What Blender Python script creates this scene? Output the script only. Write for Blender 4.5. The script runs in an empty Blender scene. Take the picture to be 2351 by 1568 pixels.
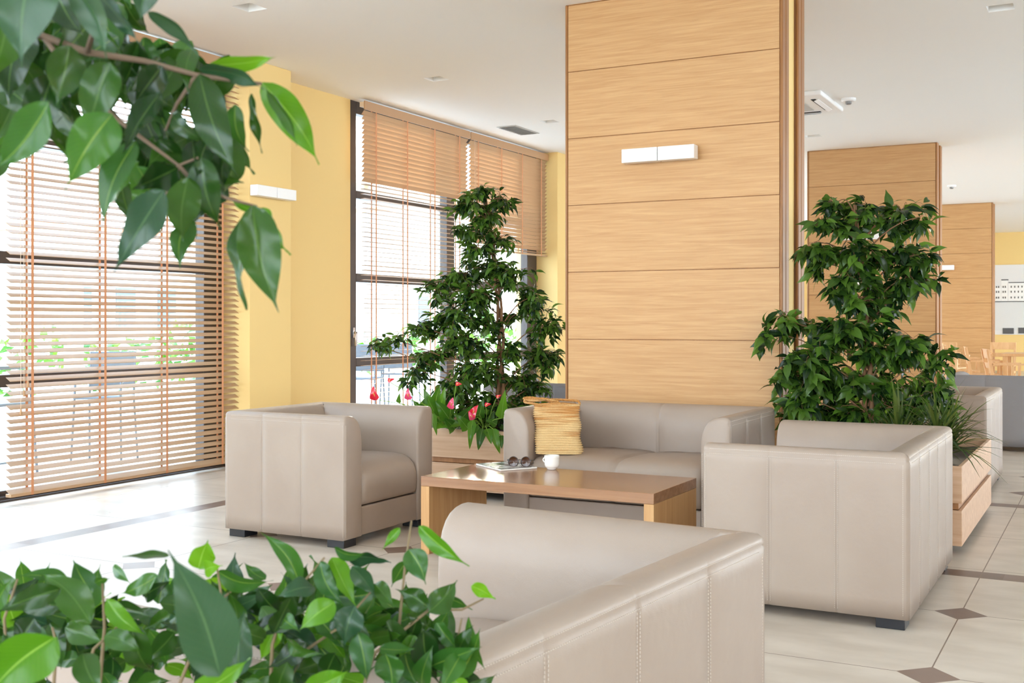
import bpy, math, random
from mathutils import Vector, Matrix, noise
R = math.radians
PI = math.pi
random.seed(7)
C = bpy.context.scene.collection

# ------------------------------------------------------------------ camera, world, exposure
W_, H_ = 2351, 1568
F_, CX, HY, EYE = 2598.0, 1175.5, 738.0, 1.2
YAW = R(28.06)
SN, CS = math.sin(YAW), math.cos(YAW)
cd = bpy.data.cameras.new('camera'); cam = bpy.data.objects.new('camera', cd); C.objects.link(cam)
cam.location = (0, 0, EYE); cam.rotation_euler = (R(90), 0, YAW)
cd.sensor_width = 36; cd.lens = 36 * F_ / W_
cd.shift_y = (HY - H_ / 2) / W_
cd.clip_start = .05; cd.clip_end = 500
cd.dof.use_dof = True; cd.dof.focus_distance = 5.8; cd.dof.aperture_fstop = 11
sc = bpy.context.scene
sc.camera = cam
sc.view_settings.view_transform = 'Standard'
sc.view_settings.look = 'None'
sc.view_settings.exposure = 3.32
sc.view_settings.gamma = 1
sc.view_settings.use_curve_mapping = False
sc.cycles.use_denoising = True
sc.cycles.max_bounces = 10
sc.cycles.diffuse_bounces = 7
sc.cycles.glossy_bounces = 4
sc.cycles.transmission_bounces = 6
sc.cycles.transparent_max_bounces = 16
sc.cycles.sample_clamp_indirect = 8
sc.cycles.caustics_reflective = False
sc.cycles.caustics_refractive = False

w = bpy.data.worlds.new('world'); sc.world = w; w.use_nodes = True
nt = w.node_tree; bg = nt.nodes['Background']
tc = nt.nodes.new('ShaderNodeTexCoord'); sp = nt.nodes.new('ShaderNodeSeparateXYZ')
cr = nt.nodes.new('ShaderNodeValToRGB')
nt.links.new(tc.outputs['Generated'], sp.inputs[0]); nt.links.new(sp.outputs['Z'], cr.inputs[0])
cr.color_ramp.elements[0].position = 0.0; cr.color_ramp.elements[0].color = (.90, .96, 1, 1)
cr.color_ramp.elements[1].position = .6; cr.color_ramp.elements[1].color = (.50, .72, 1.0, 1)
nt.links.new(cr.outputs[0], bg.inputs[0]); bg.inputs[1].default_value = 1.0

sd = bpy.data.lights.new('sun', 'SUN'); sun = bpy.data.objects.new('sun', sd); C.objects.link(sun)
sd.energy = 1.0; sd.angle = R(4); sd.color = (1, .86, .66)
# low late sun beyond the far window, coming towards the room
sun.rotation_euler = Vector((-.47, .88, .20)).to_track_quat('Z', 'Y').to_euler()

def portal(name, loc, rot, sx, sy):
    l = bpy.data.lights.new(name, 'AREA'); o = bpy.data.objects.new(name, l); C.objects.link(o)
    l.shape = 'RECTANGLE'; l.size = sx; l.size_y = sy; l.cycles.is_portal = True
    o.location = loc; o.rotation_euler = rot
RW, RB, RF = 7.0, -4.0, 30.0       # right wall, back wall, far wall
CEIL = 3.37
for i, (a, b) in enumerate([(-2.8, 1.3), (3.1, 7.22), (9.02, 13.06), (14.8, 18.8), (20.6, 24.6)]):
    portal('daylight_portal', (-6.75, (a + b) / 2, 1.65), (0, R(-90), 0), 3.3, b - a)
portal('daylight_portal', (RW + .1, 13, 1.7), (0, R(90), 0), 3.0, 33)
portal('daylight_portal', (.2, RB - .1, 1.83), (R(90), 0, 0), 13, 2.65)

# ------------------------------------------------------------------ helpers
def at(d, px, py):
    r = (px - CX) * d / F_
    return Vector((r * CS - d * SN, r * SN + d * CS, EYE - (py - HY) * d / F_))

class MB:
    def __init__(s): s.v = []; s.f = []; s.uv = []; s.hasuv = False
    def box(s, x0, y0, z0, x1, y1, z1):
        n = len(s.v)
        s.v += [(x0,y0,z0),(x1,y0,z0),(x1,y1,z0),(x0,y1,z0),(x0,y0,z1),(x1,y0,z1),(x1,y1,z1),(x0,y1,z1)]
        s.f += [tuple(n+i for i in q) for q in ((0,3,2,1),(4,5,6,7),(0,1,5,4),(1,2,6,5),(2,3,7,6),(3,0,4,7))]
        return s
    def obox(s, c, ax, ay, az):      # centre and three half-axis vectors
        c, ax, ay, az = map(Vector, (c, ax, ay, az)); n = len(s.v)
        for k in ((-1,-1,-1),(1,-1,-1),(1,1,-1),(-1,1,-1),(-1,-1,1),(1,-1,1),(1,1,1),(-1,1,1)):
            s.v.append(tuple(c + ax*k[0] + ay*k[1] + az*k[2]))
        s.f += [tuple(n+i for i in q) for q in ((0,3,2,1),(4,5,6,7),(0,1,5,4),(1,2,6,5),(2,3,7,6),(3,0,4,7))]
        return s
    def quad(s, a, b, c, d):
        n = len(s.v); s.v += [tuple(a), tuple(b), tuple(c), tuple(d)]; s.f.append((n, n+1, n+2, n+3)); return s
    def tube(s, pts, r, seg=6, cap=True):
        pts = [Vector(p) for p in pts]
        rr = r if isinstance(r, (list, tuple)) else [r] * len(pts)
        n0 = len(s.v); up = None
        for i, p in enumerate(pts):
            t = (pts[min(i+1, len(pts)-1)] - pts[max(i-1, 0)])
            if t.length < 1e-9: t = Vector((0, 0, 1))
            t.normalize()
            if up is None: up = t.orthogonal()
            up = (up - t * up.dot(t))
            if up.length < 1e-6: up = t.orthogonal()
            up.normalize(); b = t.cross(up)
            for k in range(seg):
                a = 2*PI*k/seg
                s.v.append(tuple(p + (up*math.cos(a) + b*math.sin(a)) * rr[i]))
        for i in range(len(pts)-1):
            for k in range(seg):
                a = n0+i*seg+k; b = n0+i*seg+(k+1) % seg
                s.f.append((a, b, b+seg, a+seg))
        if cap:
            s.f.append(tuple(n0+k for k in range(seg))[::-1])
            m = n0+(len(pts)-1)*seg
            s.f.append(tuple(m+k for k in range(seg)))
        return s
    def lathe(s, prof, seg=32, c=(0,0,0), close=True):
        n0 = len(s.v)
        for (r, z) in prof:
            for k in range(seg):
                a = 2*PI*k/seg; s.v.append((c[0]+r*math.cos(a), c[1]+r*math.sin(a), c[2]+z))
        for i in range(len(prof)-1):
            for k in range(seg):
                a = n0+i*seg+k; b = n0+i*seg+(k+1) % seg
                s.f.append((a, b, b+seg, a+seg))
        if close:
            s.f.append(tuple(n0+k for k in range(seg))[::-1])
            m = n0+(len(prof)-1)*seg; s.f.append(tuple(m+k for k in range(seg)))
        return s
    def leaf(s, base, tip, nrm, width, seg=4, half=1, droop=.12, fold=.18, wave=0., kind='ficus', ph=0., curl=0., twist=0.):
        """a leaf with a folded midrib, drooping tip, wavy edge; u across, v along"""
        base = Vector(base); tip = Vector(tip); d = tip - base; L = d.length
        if L < 1e-6: return s
        d.normalize(); nrm = Vector(nrm); nrm = nrm - d * nrm.dot(d)
        if nrm.length < 1e-4: nrm = d.orthogonal()
        nrm.normalize(); sd_ = d.cross(nrm)
        n0 = len(s.v); m = 2*half + 1; s.hasuv = True
        vs = []
        for i in range(seg+1):
            t = i/seg
            if kind == 'ficus':
                q_ = min(1, t/.90); wd = max(0, math.sin(PI*q_**.80))**.80 * (1.02-.30*q_)
                if t > .84: wd = max(wd, .10*(1-t)/.16)
                if i == seg: wd = 0.012
                if i == 0: wd = .04
            elif kind == 'heart':
                wd = (1-t)**.75 * (1.0 if t > .0 else .8) * min(1, .45+t*4)
                if i == seg: wd = .01
            else:
                wd = (1-t)**.6 * min(1, .5+t*5)
                if i == seg: wd = .02
            c = base + d*(L*t) + nrm*(L*droop*math.sin(PI*t)) + sd_*(L*curl*math.sin(PI*t))
            ct, sn_ = math.cos(twist*(t-.4)), math.sin(twist*(t-.4)); s1 = sd_*ct + nrm*sn_; n1 = nrm*ct - sd_*sn_
            for k in range(m):
                u = (k-half)/half
                off = s1*(u*wd*width*.5) + n1*(fold*abs(u)*wd*width*.5)
                wv = n1*(wave*width*math.sin(t*(9 if seg < 9 else 13)+ph+u*2)*abs(u))
                s.v.append(tuple(c+off+wv)); vs.append((u*.5+.5, t))
        for i in range(seg):
            for k in range(m-1):
                a = n0+i*m+k
                s.f.append((a, a+1, a+1+m, a+m))
                s.uv.append([vs[i*m+k], vs[i*m+k+1], vs[(i+1)*m+k+1], vs[(i+1)*m+k]])
        return s
    def build(s, name, mat, parent=None, smooth=False, bevel=0, bseg=2, sub=0, weld=False, angle=None):
        me = bpy.data.meshes.new(name)
        me.from_pydata(s.v, [], s.f)
        if s.hasuv and len(s.uv) == len(s.f):
            uvl = me.uv_layers.new(name='UVMap'); i = 0
            flat = []
            for f in s.uv:
                for q in f: flat += [q[0], q[1]]
            uvl.data.foreach_set('uv', flat)
        me.materials.append(mat)
        if smooth: me.polygons.foreach_set('use_smooth', [True]*len(me.polygons))
        o = bpy.data.objects.new(name, me); C.objects.link(o)
        if parent: o.parent = parent
        if bevel:
            b = o.modifiers.new('bevel', 'BEVEL'); b.width = bevel; b.segments = bseg; b.limit_method = 'ANGLE'; b.angle_limit = R(40)
            b.harden_normals = False
            if not smooth:
                me.polygons.foreach_set('use_smooth', [True]*len(me.polygons))
                try:
                    me.set_sharp_from_angle(angle=R(50))
                except Exception: pass
        if sub:
            q = o.modifiers.new('sub', 'SUBSURF'); q.levels = sub; q.render_levels = sub
        me.update()
        return o

def tag(o, label=None, cat=None, group=None, kind=None):
    if label: o['label'] = label
    if cat: o['category'] = cat
    if group: o['group'] = group
    if kind: o['kind'] = kind
    return o
def empty(name, loc=(0,0,0), rz=0, label=None, cat=None, group=None):
    o = bpy.data.objects.new(name, None); C.objects.link(o); o.location = loc; o.rotation_euler = (0, 0, rz)
    o.empty_display_size = .1
    return tag(o, label, cat, group)
def copy_tree(o, parent=None):
    c = o.copy(); C.objects.link(c)
    if parent: c.parent = parent
    for ch in list(o.children): copy_tree(ch, c)
    return c
def struct(o): o['kind'] = 'structure'; return o

# ------------------------------------------------------------------ materials
def mat(name):
    m = bpy.data.materials.new(name); m.use_nodes = True
    return m, m.node_tree, m.node_tree.nodes['Principled BSDF']
def srgb(r, g, b):
    f = lambda c: (c/255)/12.92 if c/255 <= .04045 else (((c/255)+.055)/1.055)**2.4
    return (f(r), f(g), f(b), 1)
def plain(name, col, rough=.5, metal=0, bump=0, bscale=200, coat=0, spec=.5):
    m, t, b = mat(name)
    b.inputs['Base Color'].default_value = col; b.inputs['Roughness'].default_value = rough; b.inputs['Metallic'].default_value = metal
    b.inputs['Specular IOR Level'].default_value = spec
    if coat: b.inputs['Coat Weight'].default_value = coat
    if bump:
        n = t.nodes.new('ShaderNodeTexNoise'); n.inputs['Scale'].default_value = bscale; n.inputs['Detail'].default_value = 4
        tcn = t.nodes.new('ShaderNodeTexCoord'); t.links.new(tcn.outputs['Object'], n.inputs['Vector'])
        bp = t.nodes.new('ShaderNodeBump'); bp.inputs['Strength'].default_value = bump; bp.inputs['Distance'].default_value = .002
        t.links.new(n.outputs[0], bp.inputs['Height']); t.links.new(bp.outputs[0], b.inputs['Normal'])
    return m
def wood(name, c1, c2, scale=(1.2, 30, 30), rough=.45, coat=0.):
    m, t, b = mat(name)
    tcn = t.nodes.new('ShaderNodeTexCoord'); mp = t.nodes.new('ShaderNodeMapping'); mp.inputs['Scale'].default_value = scale
    t.links.new(tcn.outputs['Object'], mp.inputs[0])
    n = t.nodes.new('ShaderNodeTexNoise'); n.inputs['Scale'].default_value = 1.6; n.inputs['Detail'].default_value = 9; n.inputs['Roughness'].default_value = .62; n.inputs['Distortion'].default_value = .6
    t.links.new(mp.outputs[0], n.inputs['Vector'])
    r = t.nodes.new('ShaderNodeValToRGB'); r.color_ramp.elements[0].position = .33; r.color_ramp.elements[1].position = .68
    r.color_ramp.elements[0].color = c1; r.color_ramp.elements[1].color = c2
    t.links.new(n.outputs[0], r.inputs[0]); t.links.new(r.outputs[0], b.inputs['Base Color'])
    n2 = t.nodes.new('ShaderNodeTexNoise'); n2.inputs['Scale'].default_value = 6; n2.inputs['Detail'].default_value = 3
    mp2 = t.nodes.new('ShaderNodeMapping'); mp2.inputs['Scale'].default_value = tuple(q*1.5 for q in scale)
    t.links.new(tcn.outputs['Object'], mp2.inputs[0]); t.links.new(mp2.outputs[0], n2.inputs['Vector'])
    bp = t.nodes.new('ShaderNodeBump'); bp.inputs['Strength'].default_value = .12; bp.inputs['Distance'].default_value = .002
    t.links.new(n2.outputs[0], bp.inputs['Height']); t.links.new(bp.outputs[0], b.inputs['Normal'])
    b.inputs['Roughness'].default_value = rough
    if coat: b.inputs['Coat Weight'].default_value = coat; b.inputs['Coat Roughness'].default_value = .15
    return m
OAK1, OAK2 = srgb(190, 142, 90), srgb(208, 164, 112)
M = {}
M['oak_x'] = wood('oak_grain_along', OAK1, OAK2, (1.6, 40, 40))
M['oak_y'] = wood('oak_grain_deep', OAK1, OAK2, (22, 1.0, 22))
M['oak_z'] = wood('oak_grain_upright', OAK1, OAK2, (22, 22, 1.0))
M['oak_top'] = wood('oak_table_top', srgb(140, 98, 66), srgb(164, 120, 86), (1.0, 22, 22), .22, .25)
M['oak_trim'] = wood('oak_trim', srgb(146, 98, 56), srgb(172, 120, 72), (22, 22, 1.0))
M['oak_pl'] = wood('oak_planter', srgb(190, 150, 116), srgb(214, 178, 146), (1.0, 18, 18))
M['oak_chair'] = wood('oak_dining', srgb(206, 158, 108), srgb(224, 182, 134), (10, 10, 2.0))
M['slat'] = plain('blind_slat_wood', srgb(202, 168, 132), .45)
_t = M['slat'].node_tree; _b = _t.nodes['Principled BSDF']      # thin wooden slats let a little light through
_tr = _t.nodes.new('ShaderNodeBsdfTranslucent'); _tr.inputs[0].default_value = srgb(230, 170, 110)
_mx = _t.nodes.new('ShaderNodeMixShader'); _mx.inputs[0].default_value = .12
_t.links.new(_b.outputs[0], _mx.inputs[1]); _t.links.new(_tr.outputs[0], _mx.inputs[2])
_t.links.new(_mx.outputs[0], _t.nodes['Material Output'].inputs[0])
M['valance'] = plain('valance_wood', srgb(190, 150, 112), .5)
M['tape'] = plain('ladder_tape', srgb(216, 152, 110), .8)
M['cord'] = plain('cord', srgb(225, 205, 180), .8)
M['yellow'] = plain('yellow_paint', srgb(240, 208, 140), .75, bump=.08, bscale=60)
M['white'] = plain('white_paint', srgb(236, 228, 218), .8)
M['ceil'] = plain('ceiling_paint', srgb(244, 242, 238), .85)
M['lamp'] = plain('white_lamp', srgb(245, 245, 245), .35)
M['frame'] = plain('bronze_frame', srgb(74, 66, 64), .35, .2)
M['black'] = plain('black_foot', srgb(34, 36, 42), .4)
M['dark'] = plain('dark_gap', srgb(24, 20, 18), .8)
M['chrome'] = plain('chrome', srgb(200, 200, 205), .2, 1)
M['soil'] = plain('soil', srgb(52, 38, 28), .95, bump=1, bscale=40)
M['bark'] = plain('bark', srgb(132, 96, 66), .8, bump=.6, bscale=60)
M['twig'] = plain('twig', srgb(118, 100, 70), .7)
M['branch'] = plain('branch_bark', srgb(112, 92, 74), .75, bump=.4, bscale=120)
M['greenstem'] = plain('green_stem', srgb(120, 160, 50), .5)
M['porcelain'] = plain('porcelain', srgb(246, 244, 238), .12, coat=.4)
M['thread'] = plain('stitch_thread', srgb(206, 194, 182), .7)
M['gthread'] = plain('grey_thread', srgb(140, 134, 132), .7)
M['orange'] = plain('orange_wheel', srgb(226, 116, 40), .35)
M['grey'] = plain('grey_metal', srgb(150, 150, 150), .4, .6)
M['grille'] = plain('grille', srgb(190, 186, 180), .6)
M['paper'] = plain('paper', srgb(235, 230, 222), .6)
M['red'] = plain('red_spathe', srgb(214, 30, 54), .25, coat=.4)
M['pink'] = plain('pink_spathe', srgb(224, 70, 110), .25, coat=.4)
M['yel'] = plain('yellow_spadix', srgb(230, 190, 90), .5)
M['tort'] = plain('tortoise_frame', srgb(48, 28, 18), .2, coat=.5)
M['terrace'] = plain('terrace_stone', srgb(236, 234, 230), .7)
M['facade'] = plain('facade', srgb(228, 218, 200), .8)
M['mesh'] = plain('outdoor_mesh', srgb(92, 98, 106), .6)

def leather(name, col, dark, sheen=.4):
    m, t, b = mat(name)
    tcn = t.nodes.new('ShaderNodeTexCoord')
    n = t.nodes.new('ShaderNodeTexNoise'); n.inputs['Scale'].default_value = 2.5; n.inputs['Detail'].default_value = 4
    t.links.new(tcn.outputs['Object'], n.inputs['Vector'])
    r = t.nodes.new('ShaderNodeValToRGB'); r.color_ramp.elements[0].position = .35; r.color_ramp.elements[1].position = .65
    r.color_ramp.elements[0].color = dark; r.color_ramp.elements[1].color = col
    t.links.new(n.outputs[0], r.inputs[0]); t.links.new(r.outputs[0], b.inputs['Base Color'])
    v = t.nodes.new('ShaderNodeTexVoronoi'); v.inputs['Scale'].default_value = 500
    t.links.new(tcn.outputs['Object'], v.inputs['Vector'])
    n2 = t.nodes.new('ShaderNodeTexNoise'); n2.inputs['Scale'].default_value = 9; n2.inputs['Detail'].default_value = 3
    t.links.new(tcn.outputs['Object'], n2.inputs['Vector'])
    b1 = t.nodes.new('ShaderNodeBump'); b1.inputs['Strength'].default_value = .15; b1.inputs['Distance'].default_value = .001
    b2 = t.nodes.new('ShaderNodeBump'); b2.inputs['Strength'].default_value = .25; b2.inputs['Distance'].default_value = .012
    t.links.new(v.outputs[0], b1.inputs['Height']); t.links.new(n2.outputs[0], b2.inputs['Height'])
    t.links.new(b2.outputs[0], b1.inputs['Normal']); t.links.new(b1.outputs[0], b.inputs['Normal'])
    b.inputs['Roughness'].default_value = .42
    return m
M['leather'] = leather('beige_leather', srgb(164, 148, 135), srgb(158, 141, 128))
M['leather_grey'] = leather('grey_leather', srgb(140, 137, 140), srgb(132, 130, 134))

def leafmat(name, c1, c2, vein, rough=.3, trans=.35, tcol=None):
    m, t, b = mat(name)
    g = t.nodes.new('ShaderNodeNewGeometry')
    r = t.nodes.new('ShaderNodeValToRGB'); r.color_ramp.elements[0].color = c1; r.color_ramp.elements[1].color = c2
    r.color_ramp.elements[0].position = .15; r.color_ramp.elements[1].position = .95
    t.links.new(g.outputs['Random Per Island'], r.inputs[0])
    uv = t.nodes.new('ShaderNodeUVMap'); s = t.nodes.new('ShaderNodeSeparateXYZ'); t.links.new(uv.outputs[0], s.inputs[0])
    def mth(op, a, b_=None):
        q = t.nodes.new('ShaderNodeMath'); q.operation = op
        for i, x in enumerate((a, b_)):
            if x is None: continue
            if isinstance(x, (int, float)): q.inputs[i].default_value = x
            else: t.links.new(x, q.inputs[i])
        return q.outputs[0]
    au = mth('ABSOLUTE', mth('SUBTRACT', s.outputs[0], .5))
    mid = mth('SUBTRACT', 1.0, mth('MULTIPLY', au, 34))
    mid = mth('MAXIMUM', mid, 0)
    side = mth('SINE', mth('MULTIPLY', mth('SUBTRACT', s.outputs[1], mth('MULTIPLY', au, .45)), 95))
    side = mth('MULTIPLY', mth('MAXIMUM', mth('SUBTRACT', side, .8), 0), .25)
    fac = mth('MINIMUM', mth('ADD', mth('MULTIPLY', mid, .8), side), 1)
    mx = t.nodes.new('ShaderNodeMixRGB'); t.links.new(fac, mx.inputs[0]); t.links.new(r.outputs[0], mx.inputs[1]); mx.inputs[2].default_value = vein
    t.links.new(mx.outputs[0], b.inputs['Base Color'])
    b.inputs['Roughness'].default_value = rough
    b.inputs['Specular IOR Level'].default_value = .36
    tr = t.nodes.new('ShaderNodeBsdfTranslucent')
    hs = t.nodes.new('ShaderNodeHueSaturation'); hs.inputs['Value'].default_value = 2.2; hs.inputs['Hue'].default_value = .475
    t.links.new(mx.outputs[0], hs.inputs['Color']); t.links.new(hs.outputs[0], tr.inputs[0])
    ms = t.nodes.new('ShaderNodeMixShader'); ms.inputs[0].default_value = trans
    t.links.new(b.outputs[0], ms.inputs[1]); t.links.new(tr.outputs[0], ms.inputs[2])
    t.links.new(ms.outputs[0], t.nodes['Material Output'].inputs[0])
    return m
M['leaf'] = leafmat('ficus_leaf', srgb(22, 52, 22), srgb(50, 90, 28), srgb(90, 136, 60))
M['leaf_tree'] = leafmat('fig_tree_leaf', srgb(18, 42, 18), srgb(86, 124, 42), srgb(76, 112, 50), .26, .3)
M['leaf_new'] = leafmat('young_leaf', srgb(60, 112, 20), srgb(92, 146, 28), srgb(130, 170, 70), .25, .4)
M['leaf_big'] = leafmat('near_leaf', srgb(22, 50, 16), srgb(50, 88, 24), srgb(80, 112, 50), .22, .22)
M['leaf_pale'] = leafmat('pale_leaf', srgb(34, 64, 40), srgb(50, 82, 50), srgb(76, 108, 66), .26, .2)
M['leaf_anth'] = leafmat('flamingo_leaf', srgb(40, 86, 24), srgb(76, 128, 30), srgb(120, 160, 80), .22, .35)
M['leaf_spike'] = leafmat('spiky_leaf', srgb(44, 70, 30), srgb(92, 104, 46), srgb(80, 100, 50), .35, .25)

def glassmat():
    m, t, b = mat('window_glass'); t.nodes.remove(b)
    a = t.nodes.new('ShaderNodeBsdfTransparent'); g = t.nodes.new('ShaderNodeBsdfGlossy'); g.inputs['Roughness'].default_value = 0
    a.inputs[0].default_value = (.96, .98, .98, 1)
    f = t.nodes.new('ShaderNodeLayerWeight'); pw = t.nodes.new('ShaderNodeMath'); pw.operation = 'POWER'; pw.inputs[1].default_value = 5
    ad = t.nodes.new('ShaderNodeMath'); ad.operation = 'MULTIPLY_ADD'; ad.inputs[1].default_value = .6; ad.inputs[2].default_value = .03
    t.links.new(f.outputs['Facing'], pw.inputs[0]); t.links.new(pw.outputs[0], ad.inputs[0])
    x = t.nodes.new('ShaderNodeMixShader'); t.links.new(ad.outputs[0], x.inputs[0]); t.links.new(a.outputs[0], x.inputs[1]); t.links.new(g.outputs[0], x.inputs[2])
    t.links.new(x.outputs[0], t.nodes['Material Output'].inputs[0])
    return m
M['glass'] = glassmat()
def lensmat():
    m, t, b = mat('sunglass_lens')
    b.inputs['Base Color'].default_value = srgb(70, 40, 20); b.inputs['Roughness'].default_value = .12
    return m
M['lens'] = lensmat()

def floormat():
    m, t, b = mat('stone_tile_floor')
    tcn = t.nodes.new('ShaderNodeTexCoord'); s = t.nodes.new('ShaderNodeSeparateXYZ'); t.links.new(tcn.outputs['Object'], s.inputs[0])
    X, Y = s.outputs[0], s.outputs[1]
    def mth(op, a, b_=None, c_=None):
        q = t.nodes.new('ShaderNodeMath'); q.operation = op
        for i, x in enumerate((a, b_, c_)):
            if x is None: continue
            if isinstance(x, (int, float)): q.inputs[i].default_value = x
            else: t.links.new(x, q.inputs[i])
        return q.outputs[0]
    P = .92
    def dist(v, o):      # distance to the nearest joint
        q = mth('FRACT', mth('ADD', mth('DIVIDE', mth('SUBTRACT', v, o), P), .5))
        return mth('MULTIPLY', mth('ABSOLUTE', mth('SUBTRACT', q, .5)), P)
    dx, dy = dist(X, -.56), dist(Y, 4.97)
    grout = mth('LESS_THAN', mth('MINIMUM', dx, dy), .0025)
    dia = mth('LESS_THAN', mth('ADD', dx, dy), .105)
    bands = None
    for v, p in ((X, -5.2), (Y, 5.77), (Y, 8.03), (Y, 12.6)):
        d = mth('ABSOLUTE', mth('SUBTRACT', v, p))
        q = mth('LESS_THAN', d, .07); near = mth('GREATER_THAN', d, .3)
        if v is Y: q = mth('MULTIPLY', q, mth('GREATER_THAN', X, -5.2))
        bands = q if bands is None else mth('MAXIMUM', bands, q)
        dia = mth('MULTIPLY', dia, near)
        g2 = mth('LESS_THAN', mth('ABSOLUTE', mth('SUBTRACT', d, .07)), .002)
        if v is Y: g2 = mth('MULTIPLY', g2, mth('GREATER_THAN', X, -5.2))
        grout = mth('MAXIMUM', grout, g2)
    # no diamonds past the border strip by the windows
    dia = mth('MULTIPLY', dia, mth('GREATER_THAN', X, -5.0))
    dia = mth('MULTIPLY', dia, mth('SUBTRACT', 1.0, mth('MULTIPLY', mth('GREATER_THAN', Y, 5.77), mth('LESS_THAN', Y, 8.03))))
    dark = mth('MAXIMUM', dia, bands)
    n = t.nodes.new('ShaderNodeTexNoise'); n.inputs['Scale'].default_value = 3; n.inputs['Detail'].default_value = 6
    mp = t.nodes.new('ShaderNodeMapping'); mp.inputs['Scale'].default_value = (1, 2.2, 1); t.links.new(tcn.outputs['Object'], mp.inputs[0]); t.links.new(mp.outputs[0], n.inputs['Vector'])
    r = t.nodes.new('ShaderNodeValToRGB'); r.color_ramp.elements[0].position = .35; r.color_ramp.elements[1].position = .65
    r.color_ramp.elements[0].color = srgb(194, 181, 166); r.color_ramp.elements[1].color = srgb(210, 198, 184)
    t.links.new(n.outputs[0], r.inputs[0])
    def mix(f, a, c):
        q = t.nodes.new('ShaderNodeMixRGB'); t.links.new(f, q.inputs[0]); t.links.new(a, q.inputs[1]); q.inputs[2].default_value = c; return q.outputs[0]
    # every strip is a row of stone pieces of slightly different tone
    n3 = t.nodes.new('ShaderNodeTexWhiteNoise'); vm = t.nodes.new('ShaderNodeVectorMath'); vm.operation = 'FLOOR'
    mp3 = t.nodes.new('ShaderNodeMapping'); mp3.inputs['Scale'].default_value = (2.17, 2.17, 1); t.links.new(tcn.outputs['Object'], mp3.inputs[0])
    t.links.new(mp3.outputs[0], vm.inputs[0]); t.links.new(vm.outputs[0], n3.inputs['Vector'])
    rs = t.nodes.new('ShaderNodeValToRGB'); rs.color_ramp.elements[0].color = srgb(112, 92, 82); rs.color_ramp.elements[1].color = srgb(136, 114, 102)
    t.links.new(n3.outputs[0], rs.inputs[0])
    q = t.nodes.new('ShaderNodeMixRGB'); t.links.new(dark, q.inputs[0]); t.links.new(r.outputs[0], q.inputs[1]); t.links.new(rs.outputs[0], q.inputs[2])
    col = mix(mth('MULTIPLY', grout, mth('SUBTRACT', 1.0, dia)), q.outputs[0], srgb(120, 100, 84))
    t.links.new(col, b.inputs['Base Color'])
    rn = mth('ADD', mth('MULTIPLY', n.outputs[0], .14), .24)
    t.links.new(rn, b.inputs['Roughness']); b.inputs['Specular IOR Level'].default_value = .12
    bp = t.nodes.new('ShaderNodeBump'); bp.inputs['Strength'].default_value = .05; bp.inputs['Distance'].default_value = .002
    t.links.new(n.outputs[0], bp.inputs['Height']); t.links.new(bp.outputs[0], b.inputs['Normal'])
    return m
M['floor'] = floormat()

# ------------------------------------------------------------------ room shell
m = MB(); m.box(-6.9, RB-.2, -.1, RW+.2, RF+.2, 0); struct(m.build('floor', M['floor']))
downlights = [(-5.28, 6.05), (-5.36, 8.62), (-5.42, 11.04), (-3.12, 13.35), (-.70, 8.50)]
HS = .085
xs = sorted(set([-6.9, RW+.2] + [q for a, b in downlights for q in (a-HS, a+HS)]))
ys = sorted(set([RB-.2, RF+.2] + [q for a, b in downlights for q in (b-HS, b+HS)]))
m = MB()
for i in range(len(xs)-1):
    for j in range(len(ys)-1):
        cx_, cy_ = (xs[i]+xs[i+1])/2, (ys[j]+ys[j+1])/2
        if any(abs(cx_-a) < HS and abs(cy_-b) < HS for a, b in downlights): continue
        m.quad((xs[i], ys[j], CEIL), (xs[i], ys[j+1], CEIL), (xs[i+1], ys[j+1], CEIL), (xs[i+1], ys[j], CEIL))
m.box(-6.9, RB-.2, CEIL+.12, RW+.2, RF+.2, CEIL+.3)
struct(m.build('ceiling', M['ceil']))

WX0, WX1 = -6.9, -6.6
openings = [(-2.8, 1.3), (3.1, 7.22), (9.02, 13.06), (14.8, 18.8), (20.6, 24.6)]
m = MB(); y = RB-.2
for a, b in openings:
    m.box(WX0, y, 0, WX1, a, CEIL); y = b
m.box(WX0, y, 0, WX1, RF+.2, CEIL)
struct(m.build('wall_left', M['yellow']))
for k, (a, b) in enumerate([(1.3, 1.83), (7.22, 7.75), (13.06, 13.6), (18.8, 19.3)]):
    m = MB(); m.box(-6.6, a, 0, -6.3, b, CEIL); struct(m.build('trim_%d' % (k+1), M['yellow'], bevel=.004))
m = MB(); m.box(-6.6, RF, 0, RW, RF+.2, CEIL); struct(m.build('wall_far', M['yellow']))
m = MB(); y = RB
m.box(RW, RB, 0, RW+.2, 12, 1.2); m.box(RW, 12, 0, RW+.2, RF, .12); m.box(RW, RB, 3.15, RW+.2, RF, CEIL)
for k in range(8):
    m.box(RW, RB+k*4.8, .12, RW+.2, RB+k*4.8+(2.9 if k < 3 else .4), 3.15)
struct(m.build('wall_right', M['yellow']))
m = MB(); m.box(-6.6, RB-.2, 0, RW, RB, .5); m.box(-6.6, RB-.2, 3.15, RW, RB, CEIL)
for x in (-6.6, -2.2, 2.2, 6.6): m.box(x, RB-.2, .12, x+.4, RB, 3.15)
struct(m.build('wall_back', M['yellow']))

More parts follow.
